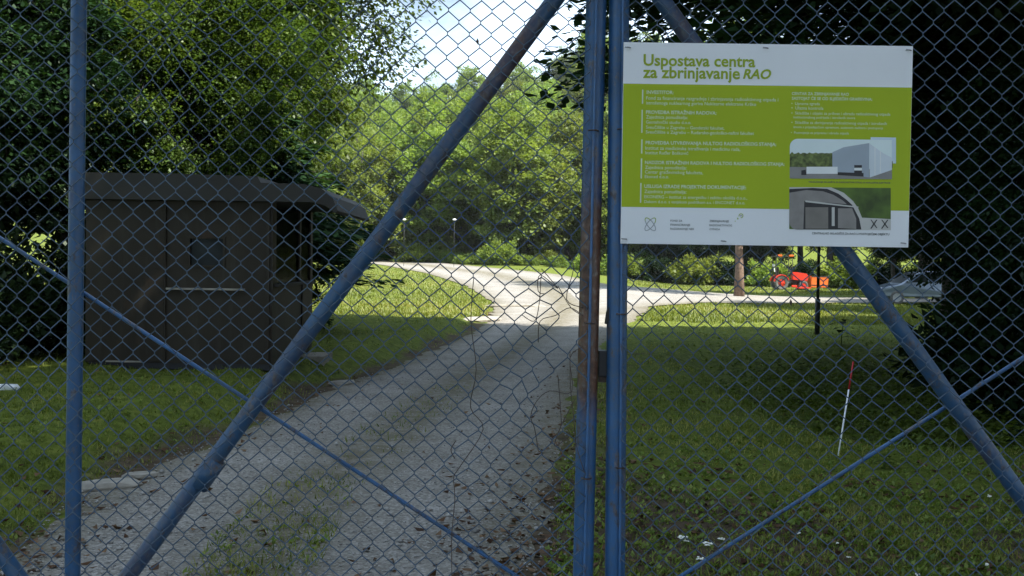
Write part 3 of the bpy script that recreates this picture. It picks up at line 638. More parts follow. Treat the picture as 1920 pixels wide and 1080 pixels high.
def gate_leaf(sign, label):
    # sign -1: left leaf, +1: right leaf
    base = gp(1117 if sign < 0 else 1160, 1222)
    L = thing('gate_leaf', (0, 0, 0), label, 'gate')
    if sign < 0:
        st = ((1118, 0), (1093, 1080)); mid = ((148, 0), (136, 1080)); out = ((-808, 0), (-820, 1080)); rodln = ((1117, 0), (1094, 1080))
    else:
        st = ((1161, 0), (1153, 1080)); mid = ((2132, 0), (2120, 1080)); out = ((3082, 0), (3070, 1080)); rodln = ((1166, 0), (1160, 1080))
    a, b_ = at_z(*st, ZB), at_z(*st, ZT); ms = tube_between('meeting_stile', a, b_, 0.033, M['stile' if sign < 0 else 'tube'], L)
    if sign < 0: ms['label'] = 'blue tube worn down to rusty bare metal at hand height'
    a2, b2 = at_z(*mid, ZB + 0.02), at_z(*mid, ZT - 0.02); tube_between('upright', a2, b2, 0.0245, M['tube'], L)
    a3, b3 = at_z(*out, ZB), at_z(*out, ZT); tube_between('hinge_stile', a3, b3, 0.033, M['tube'], L)
    tube_between('bottom_rail', a3 + Vector((0, 0.002, 0.03)), a + Vector((0, 0.002, 0.03)), 0.027, M['tube'], L)
    tube_between('top_rail', b3 + Vector((0, 0.002, -0.03)), b_ + Vector((0, 0.002, -0.03)), 0.027, M['tube'], L)
    up = Vector((0, 0, 0.05))
    if sign < 0:
        br1 = (gp(1108, -92), gp(146, 1207)); br2 = (gp(-800, -92), gp(118, 1200))
    else:
        br1 = (gp(1172, -95), gp(2118, 1212)); br2 = (gp(3062, -92), gp(2145, 1200))
    o = tube_between('brace', *br1, 0.0275, M['brace'], L); tube_between('brace', *br2, 0.0275, M['brace'], L)
    if sign < 0:
        mb = MB(); c0, c1 = gp(408, 862), gp(372, 912); mb.tube([c0, c1], 0.0315, 16); mb.build('sleeve', M['brace'], L, True)
    rd = ((gp(1092, 1167, 0.036), gp(-806, -135 + 60, 0.036)) if sign < 0 else (gp(1180, 1150, 0.036), gp(3060, -50, 0.036)))
    tube_between('tie_rod', *rd, 0.0068, M['rod'], L, 8)
    a4, b4 = at_z(*rodln, ZB + 0.05), at_z(*rodln, ZT - 0.05)
    off = Vector((0, -0.038, 0)); tube_between('tension_bar', a4 + off, b4 + off, 0.0045, M['rod'], L, 8)
    for py in ((247, 605, 893) if sign < 0 else (245, 588, 873)):
        q = rodln[0][0] + (rodln[1][0] - rodln[0][0]) * py / 1080; c = gp(q, py, -0.040)
        mb = MB(); mb.tube([c + Vector((-0.016, 0.012, 0.001)), c + Vector((-0.008, -0.006, 0)), c + Vector((0.008, -0.006, 0)), c + Vector((0.016, 0.012, -0.001))], 0.0025, 6); mb.build('tie_wire', M['oldwire'], L, True)
    ln = (lambda v: 0.0)
    if sign < 0: zig_wires(L, -806, 1098, lambda v: 12 - 12 * v / 1080, True)
    else: zig_wires(L, 1164, 3066, lambda v: 4 - 6 * v / 1080, False)
    return L
GL = gate_leaf(-1, 'left gate leaf of blue tubes and damaged chain-link with a rusty stile')
GR = gate_leaf(1, 'right gate leaf of blue tubes and chain-link carrying the information board')
# loose and broken wires of the left leaf
loose = [[(889, 520), (886, 600), (893, 690), (884, 760), (905, 800), (862, 870), (853, 890), (856, 930), (850, 1000), (849, 1100)],
         [(1014, 504), (1030, 520), (1046, 540), (1012, 515), (1008, 545), (1022, 550)], [(1046, 535), (1068, 575), (1092, 590), (1068, 576), (1040, 590), (1010, 600), (1008, 640)],
         [(1066, 655), (1068, 720), (1075, 780), (1080, 830), (1092, 880)], [(1090, 648), (1068, 668), (1072, 730), (1030, 730), (1005, 748), (995, 775), (1003, 800), (1008, 840)],
         [(1012, 520), (1011, 570), (1003, 600), (980, 590)], [(1092, 576), (1060, 560), (1075, 500), (1060, 470)], [(1076, 745), (1050, 795), (1040, 830), (1062, 815)], [(855, 855), (846, 838), (858, 820)],
         [(1046, 700), (1047, 740), (1052, 790)]]
for ln_ in loose:
    mb = MB(); pts = [gp(px + random.uniform(-2, 2), py, -0.042 - 0.012 * ((i * 7) % 3)) for i, (px, py) in enumerate(ln_)]
    sm = []
    for i in range(len(pts) - 1):
        p0, p1, p2, p3 = pts[max(i - 1, 0)], pts[i], pts[i + 1], pts[min(i + 2, len(pts) - 1)]
        for t in (0, .25, .5, .75): sm.append(0.5 * ((2 * p1) + (p2 - p0) * t + (2 * p0 - 5 * p1 + 4 * p2 - p3) * t * t + (3 * p1 - p0 - 3 * p2 + p3) * t ** 3))
    mb.tube(sm + [pts[-1]], 0.0014, 5); mb.build('loose_wire', M['oldwire'], GL, True)
# lock box on the left stile and keeper on the right one
mb = MB(); c = gp(1131, 682, 0.02); mb.bbox(c, (0.030, 0.05, 0.085), 0.004); lb = mb.build('lock_case', M['black'], GL)
mb = MB(); c = gp(1131, 711, 0.02); mb.bbox(c, (0.03, 0.03, 0.022), 0.003); mb.build('bolt_stub', M['oldwire'], lb)
mb = MB(); c = gp(1140, 592, 0.0); mb.add([], []); mb.prism([(c.x - 0.010, c.z - 0.026), (c.x - 0.004, c.z - 0.026), (c.x - 0.002, c.z - 0.016), (c.x + 0.012, c.z - 0.014), (c.x + 0.012, c.z + 0.028), (c.x - 0.001, c.z + 0.028), (c.x - 0.006, c.z + 0.008)], D - 0.02, D + 0.015); mb.build('latch_hook', M['black'], GR)
# hinge posts standing outside the frame
for s_, px, lb_ in ((-1, -870, 'round blue hinge post of the left gate leaf'), (1, 3130, 'round blue hinge post of the right gate leaf')):
    q = gp(px, 600); t_ = thing('gate_post', (q.x, D, HZ(q.x, D)), lb_, 'post', 'gate hinge posts')
    mb = MB(); mb.tube([(0, 0, -0.4), (0, 0, 2.9)], 0.055, 18); mb.build('shaft', M['tube'], t_, True)
    for zz in (0.6, 2.4):
        mb = MB(); mb.bbox((-s_ * 0.045, 0, zz), (0.09, 0.03, 0.06), 0.006); mb.build('hinge', M['stile'], t_)
# bits caught in the chain-link
for px, py, lb_ in ((896, 84, 'small dry leaf caught in the chain-link before the sky'), (1475, 566, 'small dark leaf caught in the chain-link below the information board')):
    c = gp(px, py, -0.048); t = MB(); t.add([c + Vector(q) for q in ((0, 0, .012), (.005, -.002, .002), (.003, 0, -.012), (-.005, -.003, -.001), (0, -.004, .001))], [(0, 1, 4), (1, 2, 4), (2, 3, 4), (3, 0, 4)])
    tag(t.build('caught_leaf', M['oldwire']), lb_, 'leaf')

# ------------------------------------------------------------------ information board
YS = D - 0.062
sgn0 = P(1437, 272, YS)
board = thing('information_board', (sgn0.x, YS, sgn0.z), 'white and green information board tied to the right gate leaf', 'sign')
def S(px, py):
    p = P(px, py, YS); return p.x - sgn0.x, p.z - sgn0.z
def Z1(zx, zy): return S(1150 + zx / 2.571, 60 + zy / 2.571)      # coordinates read off an enlarged crop
BW, BH = 0.914, 0.636
mb = MB(); mb.bbox((0, 0.002, 0), (BW, 0.004, BH), 0.0008); panel = mb.build('panel', M['white'], board)
def flat(name, poly, layer, m, parent):
    mb = MB(); mb.poly([(x_, -0.0006 - 0.0004 * layer, z_) for x_, z_ in poly]); o = mb.build(name, m, parent, fix=False); return o
gz0, gz1 = S(1437, 160.5)[1], S(1437, 391.5)[1]
flat('green_field', [(-BW / 2 + .001, gz1), (BW / 2 - .001, gz1), (BW / 2 - .001, gz0), (-BW / 2 + .001, gz0)], 0, M['green'], panel)
def text_mesh(body, x0, z0, width, layer, bold=0.0, shear=0.0):
    cu = bpy.data.curves.new('lettering', 'FONT'); cu.body = body; cu.size = 1.0; cu.offset = bold; cu.shear = shear; cu.resolution_u = 3; cu.fill_mode = 'FRONT'
    o = bpy.data.objects.new('lettering', cu); col.objects.link(o)
    dg = bpy.context.evaluated_depsgraph_get(); me = bpy.data.meshes.new_from_object(o.evaluated_get(dg))
    n_ = len(me.vertices); co = np.empty(n_ * 3, np.float32); me.vertices.foreach_get('co', co); co = co.reshape(-1, 3)
    fs = [tuple(p_.vertices) for p_ in me.polygons]
    bpy.data.objects.remove(o); bpy.data.curves.remove(cu); bpy.data.meshes.remove(me)
    if n_ == 0: return [], []
    mnx = co[:, 0].min(); sc = width / (co[:, 0].max() - mnx)
    return [(x0 + (p_[0] - mnx) * sc, -0.0006 - 0.0004 * layer, z0 + p_[1] * sc) for p_ in co], fs
def letters(name, rows, m, layer, parent):
    for body, xa, yb, xb, bold, shear in rows:
        mb = MB(); a_ = Z1(xa, yb); e_ = Z1(xb, yb); vv_, ff_ = text_mesh(body, a_[0], a_[1], e_[0] - a_[0], layer, bold, shear); mb.add(vv_, ff_); mb.build(name, m, parent, fix=False)
letters('title_lettering', [('Uspostava centra', 145, 161, 684, 0.022, 0), ('za zbrinjavanje', 142, 220, 610, 0.022, 0), ('RAO', 624, 224, 760, 0.03, 0.25)], M['tgreen'], 1, panel)
B_ = 0.025
letters('list_heading_lettering', [('INVESTITOR:', 160, 298, 290, B_, 0), ('PROVEDBA ISTRAŽNIH RADOVA:', 157, 394, 497, B_, 0), ('PROVEDBA UTVRĐIVANJA NULTOG RADIOLOŠKOG STANJA:', 155, 541, 785, B_, 0),
     ('NADZOR ISTRAŽNIH RADOVA I NULTOG RADIOLOŠKOG STANJA:', 152, 636, 825, B_, 0), ('USLUGA IZRADE PROJEKTNE DOKUMENTACIJE:', 149, 751, 640, B_, 0),
     ('CENTAR ZA ZBRINJAVANJE RAO', 860, 303, 1135, B_, 0), ('SASTOJAT ĆE SE OD SLJEDEĆIH GRAĐEVINA:', 860, 326, 1248, B_, 0)], M['pale'], 1, panel)
letters('list_lettering', [('Fond za financiranje razgradnje i zbrinjavanja radioaktivnog otpada i', 158, 326, 795, 0.008, 0), ('istrošenoga nuklearnog goriva Nuklearne elektrane Krško', 158, 349, 688, 0.008, 0),
     ('Zajednica ponuditelja:', 157, 417, 358, 0.008, 0), ('Geotehnički studio d.o.o.', 157, 441, 375, 0.008, 0), ('Sveučilište u Zagrebu – Geodetski fakultet,', 157, 466, 535, 0.008, 0), ('Sveučilište u Zagrebu – Rudarsko-geološko-naftni fakultet', 156, 489, 678, 0.008, 0),
     ('Institut za medicinska istraživanja i medicinu rada,', 154, 567, 612, 0.008, 0), ('Institut Ruđer Bošković', 154, 589, 362, 0.008, 0),
     ('Zajednica ponuditelja:', 152, 660, 353, 0.008, 0), ('Centar građevinskog fakulteta,', 152, 682, 432, 0.008, 0), ('Ekoned d.o.o.', 151, 704, 268, 0.008, 0),
     ('Zajednica ponuditelja:', 149, 776, 352, 0.008, 0), ('EKONERG – institut za energetiku i zaštitu okoliša d.o.o.,', 149, 801, 645, 0.008, 0), ('Dekom d.o.o. s vanjskom podrškom a.s. i ENCONET d.o.o.', 149, 824, 635, 0.008, 0),
     ('•  Upravna zgrada', 858, 351, 995, 0.008, 0), ('•  Ulazna kontrola', 858, 373, 1012, 0.008, 0), ('•  Skladište i objekt za prihvat i obradu radioaktivnog otpada', 858, 397, 1335, 0.008, 0), ('institucionalnog podrijetla i istrošenih izvora', 868, 416, 1165, 0.008, 0),
     ('•  Skladište za zbrinjavanje radioaktivnog otpada i istrošenih', 858, 442, 1318, 0.008, 0), ('izvora s pripadajućom opremom, sustavom nadzora i postupanja', 868, 463, 1300, 0.008, 0), ('•  Postrojenje za pripremu i obradu otpada', 856, 490, 1135, 0.008, 0)], M['pale'], 1, panel)
for (zx, za, zb) in ((141, 278, 346), (138, 375, 486), (137, 518, 586), (135, 610, 706), (132, 728, 823)):
    x0, z0 = Z1(zx - 2.6, za); x1, z1 = Z1(zx + 2.6, zb); xm = (x0 + x1) / 2; flat('margin_bar', [(xm - .0021, z1), (xm + .0021, z1), (xm + .0021, z0), (xm - .0021, z0)], 1, M['pale'], panel)
letters('caption_lettering', [('VIZUALIZACIJA SKLADIŠTA ZA RADIOAKTIVNI OTPAD IZ NUKLEARNE ELEKTRANE', 940, 726, 1335, 0.02, 0), ('CENTRALNO SKLADIŠTE ZA RAO U POSTOJEĆEM OBJEKTU', 957, 975, 1330, 0.02, 0)], M['ink'], 1, panel)
letters('footer_lettering', [('FOND ZA', 275, 914, 332, 0.01, 0), ('FINANCIRANJE', 275, 934, 370, 0.01, 0), ('RAZGRADNJE NEK', 275, 953, 390, 0.01, 0), ('ZBRINJAVANJE', 463, 916, 557, 0.01, 0), ('RADIOAKTIVNOG', 463, 936, 572, 0.01, 0), ('OTPADA', 463, 955, 514, 0.01, 0)], M['ink'], 1, panel)
def ring(mb, c, ra, rb, th, ang, t0, t1, layer, m=0, n=40):
    pts = []
    for i in range(n + 1):
        q = t0 + (t1 - t0) * i / n
        for rr in (1.0, -1.0):
            x_, z_ = (ra + rr * th / 2) * math.cos(q), (rb + rr * th / 2) * math.sin(q)
            pts.append((c[0] + x_ * math.cos(ang) - z_ * math.sin(ang), -0.0006 - 0.0004 * layer, c[1] + x_ * math.sin(ang) + z_ * math.cos(ang)))
    mb.add(pts, [(2 * i, 2 * i + 2, 2 * i + 3, 2 * i + 1) for i in range(n)], m)
c = Z1(178, 927); mb = MB()
for a_, ly in ((R(52), 1), (R(128), 2)):
    ring(mb, c, .0245, .0095, .0024, a_, R(40), R(300), ly, 0); ring(mb, c, .0245, .0095, .0024, a_, R(-60), R(40), ly, 1)
mb.build('crossed_ovals_logo', [M['grey_ink'], M['tgreen']], panel, fix=False)
c = Z1(615, 886); mb = MB(); ring(mb, c, .0062, .0062, .0022, 0, R(-100), R(200), 1, 0); ring(mb, c, .0011, .0011, .0018, 0, 0, R(360), 1, 1, 12)
c2 = Z1(587, 912); ring(mb, c2, .0008, .0008, .0014, 0, 0, R(360), 1, 0, 10); c3 = Z1(600, 900); mb.poly([(c3[0] - .002, -.001, c3[1] - .002), (c3[0] + .0022, -.001, c3[1] - .002), (c3[0] + .001, -.001, c3[1] + .003), (c3[0] - .002, -.001, c3[1] + .003)], 0)
mb.build('pin_logo', [M['tgreen'], M['ink']], panel, fix=False)
# the two printed pictures (flat print)
PM = {k_: simple('print_' + k_, tuple(min(.88, q * 1.35) for q in c_), 0.5, 0, v_, s_) for k_, (c_, v_, s_) in dict(sky=((.56, .66, .74), .06, 4), hall=((.28, .33, .38), .06, 8), gable=((.50, .56, .60), .05, 8), tree=((.09, .12, .03), .8, 60), lorry=((.62, .66, .68), .05, 8), asph=((.20, .20, .19), .1, 20), dark=((.018, .018, .02), .2, 30), wall=((.20, .19, .18), .12, 25), lawn=((.055, .10, .012), .5, 14), rim=((.42, .42, .40), .05, 10), door=((.15, .14, .125), .1, 25), blue=((.45, .55, .62), .05, 5)).items()}
PK = list(PM)
def pz(lst): return [Z1(*q) for q in lst]
def picture(name, layers):
    mb = MB()
    for ly, key, pts in layers: mb.poly([(x_, -0.0006 - 0.0003 * ly, z_) for x_, z_ in pz(pts)], PK.index(key))
    return mb.build(name, [PM[q] for q in PK], panel, fix=False)
corner = [(850 + 38 * (1 - math.cos(R(q))), 553 - 38 * math.sin(R(q))) for q in range(0, 91, 15)]
corner2 = [(886 - 38 * math.sin(R(q)), 915 + 38 * math.cos(R(q))) for q in range(0, 91, 15)]
tb = [(850 + i * 10.5, 590 - 9 * abs(math.sin(i * 1.1)) - 5 * math.sin(i * 2.3)) for i in range(21)]
picture('hall_picture', [(1, 'blue', [(1240, 507), (1362, 509), (1362, 634), (1240, 632)]), (2, 'sky', corner + [(1342, 520), (1342, 710), (850, 706)]),
    (3, 'tree', [(850, 655)] + tb + [(1062, 655)]), (3, 'tree', [(1330, 630), (1346, 622), (1346, 655), (1330, 660)]), (4, 'asph', [(850, 650), (1342, 664), (1342, 710), (850, 706)]), (5, 'hall', [(1055, 580), (1110, 556), (1232, 536), (1232, 702), (1055, 672)]), (5, 'gable', [(1232, 536), (1262, 558), (1300, 585), (1342, 606), (1342, 665), (1235, 702)]),
    (6, 'lorry', [(1258, 556), (1262, 558), (1262, 690), (1258, 692)]), (6, 'lorry', [(1284, 574), (1288, 577), (1288, 680), (1284, 682)]), (6, 'dark', [(1080, 676), (1205, 680), (1205, 697), (1080, 690)]), (7, 'lorry', [(930, 650), (1080, 650), (1080, 684), (930, 684)]), (7, 'dark', [(1160, 642), (1197, 642), (1197, 682), (1160, 682)]), (8, 'lorry', [(1160, 655), (1197, 655), (1197, 668), (1160, 668)]), (8, 'dark', [(905, 668), (926, 664), (930, 690), (905, 690)])])
arc = lambda r_, cx=1020, cy=930, a0=0, a1=180: [(cx + r_ * math.cos(R(q)), cy - r_ * 1.02 * math.sin(R(q))) for q in range(a0, a1 + 1, 6)]
picture('bunker_picture', [(1, 'lawn', [(848, 748), (1337, 752), (1337, 955), (848, 950)]), (2, 'rim', [(848, 748), (1050, 749), (1110, 775), (1155, 815), (1180, 850), (1198, 895), (1337, 902), (1337, 955)] + corner2 + [(848, 915)]),
    (3, 'dark', [(848, 757), (960, 752), (1030, 756), (1085, 780), (1125, 810), (1150, 833), (1185, 900), (1195, 952), (886, 952)] + corner2[1:]), (4, 'wall', [(848, 775), (930, 762), (1010, 768), (1060, 785), (1105, 812), (1125, 830), (920, 815), (915, 950), (886, 950)] + corner2[1:]),
    (5, 'door', [(925, 845), (1035, 845), (1035, 948), (925, 948)]), (5, 'rim', [(1052, 845), (1066, 845), (1066, 935), (1052, 935)]), (5, 'wall', [(1082, 850), (1150, 850), (1170, 900), (1170, 950), (1082, 945)]), (6, 'rim', [(925, 812), (1180, 842), (1180, 848), (925, 820)]),
    (7, 'dark', [(1238, 905), (1243, 905), (1272, 945), (1266, 945)]), (7, 'dark', [(1266, 905), (1272, 905), (1243, 948), (1237, 948)]), (7, 'dark', [(1290, 905), (1295, 905), (1325, 945), (1319, 945)]), (7, 'dark', [(1319, 905), (1325, 905), (1295, 948), (1289, 948)])])
for px, py in ((1178, 89), (1704, 94), (1694, 456), (1171, 448), (1357, 452), (1436, 90)):
    x_, z_ = S(px, py); mb = MB(); mb.tube([(x_ - .010, -.003, z_ + .001), (x_, -.006, z_), (x_ + .006, -.003, z_ - .001), (x_ + .008, .03, z_)], .0022, 6); mb.build('cable_tie', M['steel'], board, True)

# ------------------------------------------------------------------ guard hut
def hut_paint():
    m, nt, b = mat('hut_paint'); n1 = tex(nt, 1.4, 6, 0.6, stretch=(1, 1, 0.4)); n2 = tex(nt, 30, 3)
    c = ramp(nt, n1.outputs[0], [(0.3, (0.022, 0.017, 0.011)), (0.6, (0.034, 0.028, 0.019)), (0.8, (0.046, 0.039, 0.029))])
    n3 = tex(nt, 7, 6, 0.7, stretch=(1, 1, 0.10)); n4 = tex(nt, 3.5, 7, 0.7, loc=(3, 1, 2))
    c = mixc(nt, ramp(nt, n3.outputs[0], [(0.52, (0, 0, 0)), (0.72, (.55, .55, .55))]), c, (0.065, 0.058, 0.046))
    c = mixc(nt, ramp(nt, n4.outputs[0], [(0.58, (0, 0, 0)), (0.70, (.7, .7, .7))]), c, (0.055, 0.032, 0.018))
    nt.links.new(c, b.inputs['Base Color']); b.inputs['Roughness'].default_value = 0.6; b.inputs['Specular IOR Level'].default_value = 0.2; bump(nt, b, mixc(nt, .5, n2.outputs[0], n4.outputs[0]), 0.25, 0.006); return m
M['hut'] = hut_paint(); M['hut2'] = hut_paint(); M['roof'] = simple('hut_roof', (0.024, 0.022, 0.018), 0.75, 0, 0.2, 2)
m, nt, b = mat('hut_glass'); b.inputs['Base Color'].default_value = (0.02, 0.025, 0.025, 1); b.inputs['Roughness'].default_value = 0.3; b.inputs['Specular IOR Level'].default_value = 0.06
nt.links.new(ramp(nt, tex(nt, 3).outputs[0], [(.3, (.015, .018, .018)), (.7, (.03, .035, .035))]), b.inputs['Base Color']); M['glass'] = m
m, nt, b = mat('hut_clear_glass'); tr_ = N(nt, 'ShaderNodeBsdfTransparent'); tr_.inputs[0].default_value = (.6, .64, .6, 1); gl_ = N(nt, 'ShaderNodeBsdfGlossy'); gl_.inputs['Roughness'].default_value = .15
ms_ = N(nt, 'ShaderNodeMixShader'); nt.links.new(ramp(nt, tex(nt, 4).outputs[0], [(.3, (.02, .02, .02)), (.7, (.06, .06, .06))]), ms_.inputs[0])
nt.links.new(tr_.outputs[0], ms_.inputs[1]); nt.links.new(gl_.outputs[0], ms_.inputs[2]); nt.links.new(ms_.outputs[0], nt.nodes['Material Output'].inputs['Surface']); M['clear'] = m
HX0, HX1, HY0, HY1 = -5.20, -2.92, 13.0, 15.6
hz_ = 0.27
hut = thing('guard_hut', ((HX0 + HX1) / 2, 14.3, hz_), 'brown guard hut with a curved canopy standing on the shaded lawn', 'hut')
hx, hy, hw = (HX1 - HX0) / 2, (HY1 - HY0) / 2, 2.06
def HP(px, py):     # front wall pixel -> local
    p = P(px, py, HY0); return p.x - hut.location.x, p.z - hut.location.z
th = 0.05
# walls: back, left, and the front/right built as pieces round their openings
def wall(name, x0, x1, y0, y1, z0, z1, m='hut', parent=hut, bev=0.004):
    mb = MB(); mb.bbox(((x0 + x1) / 2, (y0 + y1) / 2, (z0 + z1) / 2), (x1 - x0, y1 - y0, z1 - z0), bev); return mb.build(name, M[m], parent)
wall('wall', -hx, hx, hy - th, hy, 0.08, hw)
wall('wall', -hx, -hx + th, -hy + th, hy - th - .002, 0.08, hw)
xd = HP(310, 500)[0]; xw0, zw1 = HP(357, 447); xw1, zw0 = HP(418, 498)
fw = MB()
for (x0, x1, z0, z1) in ((-hx, xw0, .08, hw), (xw1, hx, .08, hw), (xw0, xw1, .08, zw0), (xw0, xw1, zw1, hw)):
    fw.box(((x0 + x1) / 2, -hy + th / 2, (z0 + z1) / 2), (x1 - x0, th, z1 - z0))
front = fw.build('front_wall', M['hut'], hut)
wall('left_panel', -hx + .01, xd - .012, -hy - .022, -hy - .002, 0.10, hw - .02, 'hut2')
dx1 = HP(465, 500)[0]
for nm, x0, x1 in (('seam_strip', xd - .010, xd + .012), ('seam_strip', HP(503, 500)[0] - .02, HP(503, 500)[0] + .02)): wall(nm, x0, x1, -hy - .028, -hy - .001, 0.09, hw - .01, 'hut')
wn_ = MB(); wn_.box(((xw0 + xw1) / 2, -hy + .03, (zw0 + zw1) / 2), (xw1 - xw0 - .002, .006, zw1 - zw0 - .002)); wo_ = wn_.build('window_pane', M['glass'], hut)
fr = MB()
for (x0, x1, z0, z1) in ((xw0 - .025, xw0, zw0 - .025, zw1 + .025), (xw1, xw1 + .025, zw0 - .025, zw1 + .025), (xw0, xw1, zw0 - .025, zw0), (xw0, xw1, zw1, zw1 + .025)): fr.box(((x0 + x1) / 2, -hy - .006, (z0 + z1) / 2), (x1 - x0, .018, z1 - z0))
fr.build('window_frame', M['hut2'], wo_)
x0, z0 = HP(313, 541); x1 = HP(460, 541)[0]
wall('ledge', x0, x1, -hy - .05, -hy - .002, z0 - .012, z0 + .012, 'concrete', bev=.003)
# right side: lower wall, corner posts, wide window band
wall('side_wall', hx - th, hx, -hy + th + .002, hy - th - .002, 0.08, 1.02, 'hut2')
wall('side_post', hx - th, hx, -hy + th + .002, -hy + .2, 1.022, hw, 'hut'); wall('side_post', hx - th, hx, 0.35, 0.45, 1.022, hw, 'hut'); wall('side_post', hx - th, hx, hy - .16, hy - th - .002, 1.022, hw, 'hut')
wall('side_sill', hx - .06, hx + .05, -hy + .1, hy - .1, 1.023, 1.06, 'roof')
for y0, y1 in ((-hy + .2, .35), (.45, hy - .16)): wall('side_pane', hx - .03, hx - .022, y0 + .001, y1 - .001, 1.062, hw - .06, 'clear', bev=.001)
wall('door_edge', hx - .001, hx + .02, 0.48, 0.52, .1, 1.02, 'hut')
wall('floor_frame', -hx + .03, hx - .03, -hy + .03, hy - .03, 0.0, 0.078, 'black')
wall('base_strip', HP(200, 690)[0], HP(268, 690)[0], -hy - .04, -hy - .024, .085, .105, 'concrete', bev=.002)
# roof slab with the canopy curling down over the right side
prof = [(-hx - .08, hw + .002), (hx + .1, hw + .002), (hx + .50, hw + .0), (hx + .66, hw - .04), (hx + .78, hw - .13), (hx + .81, hw - .10), (hx + .74, hw + .07), (hx + .6, hw + .17), (hx + .4, hw + .215), (hx - .12, hw + .225), (hx - .16, hw + .30), (0, hw + .32), (-hx - .08, hw + .32)]
mb = MB(); mb.prism(prof, -hy - .14, hy + .1); mb.build('roof', M['roof'], hut)
for sx in (-1, 1):
    for sy in (-1, 1): wall('foot_block', sx * (hx - .3) - .1, sx * (hx - .3) + .1, sy * (hy - .3) - .1, sy * (hy - .3) + .1, -.30, -.002, 'concrete')
wall('step', hx - .02, hx + .32, .5, 1.2, -.28, .02, 'concrete')

# ------------------------------------------------------------------ small things on the ground
def stone(px, py, d, lb_, m='concrete', rz=0.3):
    g = G(px, py); bm = bmesh.new(); bmesh.ops.create_icosphere(bm, subdivisions=2, radius=0.5)
    for v_ in bm.verts:
        q = v_.co.copy(); q *= 1 + 0.35 * mnoise.noise(q * 2.5 + Vector((px, py, 0)) * .13)
        q.z = max(-0.35, min(0.3, q.z * 1.4)); v_.co = Vector((q.x * d[0], q.y * d[1], q.z * d[2]))
    me = bpy.data.meshes.new('flat_stone'); bm.to_mesh(me); bm.free(); me.materials.append(M[m])
    o = link('flat_stone', me); o.location = (g.x, g.y, g.z + d[2] * .22); o.rotation_euler = (0, 0, rz); return tag(o, lb_, 'stone')
stone(205, 916, (.5, .22, .10), 'long pale flat stone at the left road edge behind the upright', rz=.5)
stone(262, 897, (.26, .16, .08), 'small pale stone just beyond the long flat stone', rz=.2)
stone(640, 722, (.4, .2, .1), 'low pale stone in the road bank right of the hut', rz=.8)
stone(905, 603, (1.6, .5, .25), 'pale concrete slab where the lawn meets the sunlit road', rz=.9)
stone(970, 577, (2.0, .35, .22), 'long low concrete edge across the sunlit road bend', rz=.15)
stone(6, 731, (.32, .12, .1), 'small white block lying in the grass at the left edge', 'white', rz=.1)

def stick(px, py, ln, ang, lb_, r_=.006):
    g = G(px, py); mb = MB(); dv = Vector((math.cos(ang), math.sin(ang), 0)); mb.tube([dv * (-ln / 2), dv * (-ln * .1) + Vector((0, 0, .006)), dv * (ln / 2) + Vector((0, .01, 0))], [r_, r_ * 1.1, r_ * .6], 6)
    o = mb.build('stick', M['oldwire'], None, True); o.location = (g.x, g.y, g.z + r_ + .008); tag(o, lb_, 'stick')
stick(1063, 944, .14, 0.1, 'short brown stick on the leaf litter beside the rusty stile', .009)

# red-tipped marker stake
g = G(1572, 852); t = P(1600, 678, g.y + 0.05)
stk = thing('marker_stake', g, 'thin white survey stake with a red top leaning in the lawn', 'stake')
top = t - g; mb = MB(); mb.tube([(top * -0.12), top * .70], .0075, 8); mb.build('shaft', M['white'], stk, True)
M['red'] = simple('red_paint', (0.42, 0.02, 0.025), .5, 0, .1, 8)
mb = MB(); mb.tube([top * .70, top], .0085, 8); mb.build('red_tip', M['red'], stk, True)

# dark post on the lawn
g = G(1532, 628); pst = thing('dark_post', g, 'slim black post on the right lawn below the information board', 'post')
mb = MB(); mb.tube([(0, 0, -.2), (0, 0, .85)], .062, 12); mb.build('sleeve', M['black'], pst, True)
mb = MB(); mb.tube([(0, 0, .85), (0, 0, 3.4)], .036, 12); mb.build('shaft', M['black'], pst, True)
mb = MB(); mb.bbox((0, -.05, 3.5), (.22, .3, .2), .03); mb.build('head', M['black'], pst)

# broad-leaved plant before the lit lawn
def leafy_plant(px, py, h_, nleaf, lm, lb_, L=.22, seed=1, spread=.5):
    g = G(px, py); r = np.random.default_rng(seed); t = thing('broadleaf_plant', g, lb_, 'plant')
    mb = MB(); mb.tube([(0, 0, -.05), (.02, 0, h_ * .5), (.05, 0, h_)], [.012, .009, .004], 6); mb.build('stem', M['weed'], t, True)
    zz = np.linspace(.25, 1, nleaf) * h_; a = np.arange(nleaf) * 2.4 + r.random(nleaf)
    for i in range(nleaf):
        d_ = Vector((math.cos(a[i]), math.sin(a[i]), .45 - .3 * r.random())).normalized(); s_ = Vector((-math.sin(a[i]), math.cos(a[i]), 0)); p0 = Vector((.03, 0, zz[i])); Li = L * (1.15 - .4 * zz[i] / h_) * r.uniform(.8, 1.2)
        pts = []
        for q, w_ in ((0, .02), (.25, .2), (.5, .27), (.75, .19), (1, .005)):
            c_ = p0 + d_ * (Li * q) + Vector((0, 0, -Li * .45 * q * q))
            pts += [c_ + s_ * (w_ * Li), c_ - s_ * (w_ * Li)]
        mb = MB(); mb.add(pts, [(2 * k_, 2 * k_ + 1, 2 * k_ + 3, 2 * k_ + 2) for k_ in range(4)]); mb.build('leaf', M[lm], t, True)
    return t
leafy_plant(1577, 646, .62, 11, 'leafD', 'dark broad-leaved weed against the sunlit lawn near the black post', .34, 3)
leafy_plant(1655, 880, .16, 7, 'weed', 'low light green weed beside the foot of the wood', .10, 4)

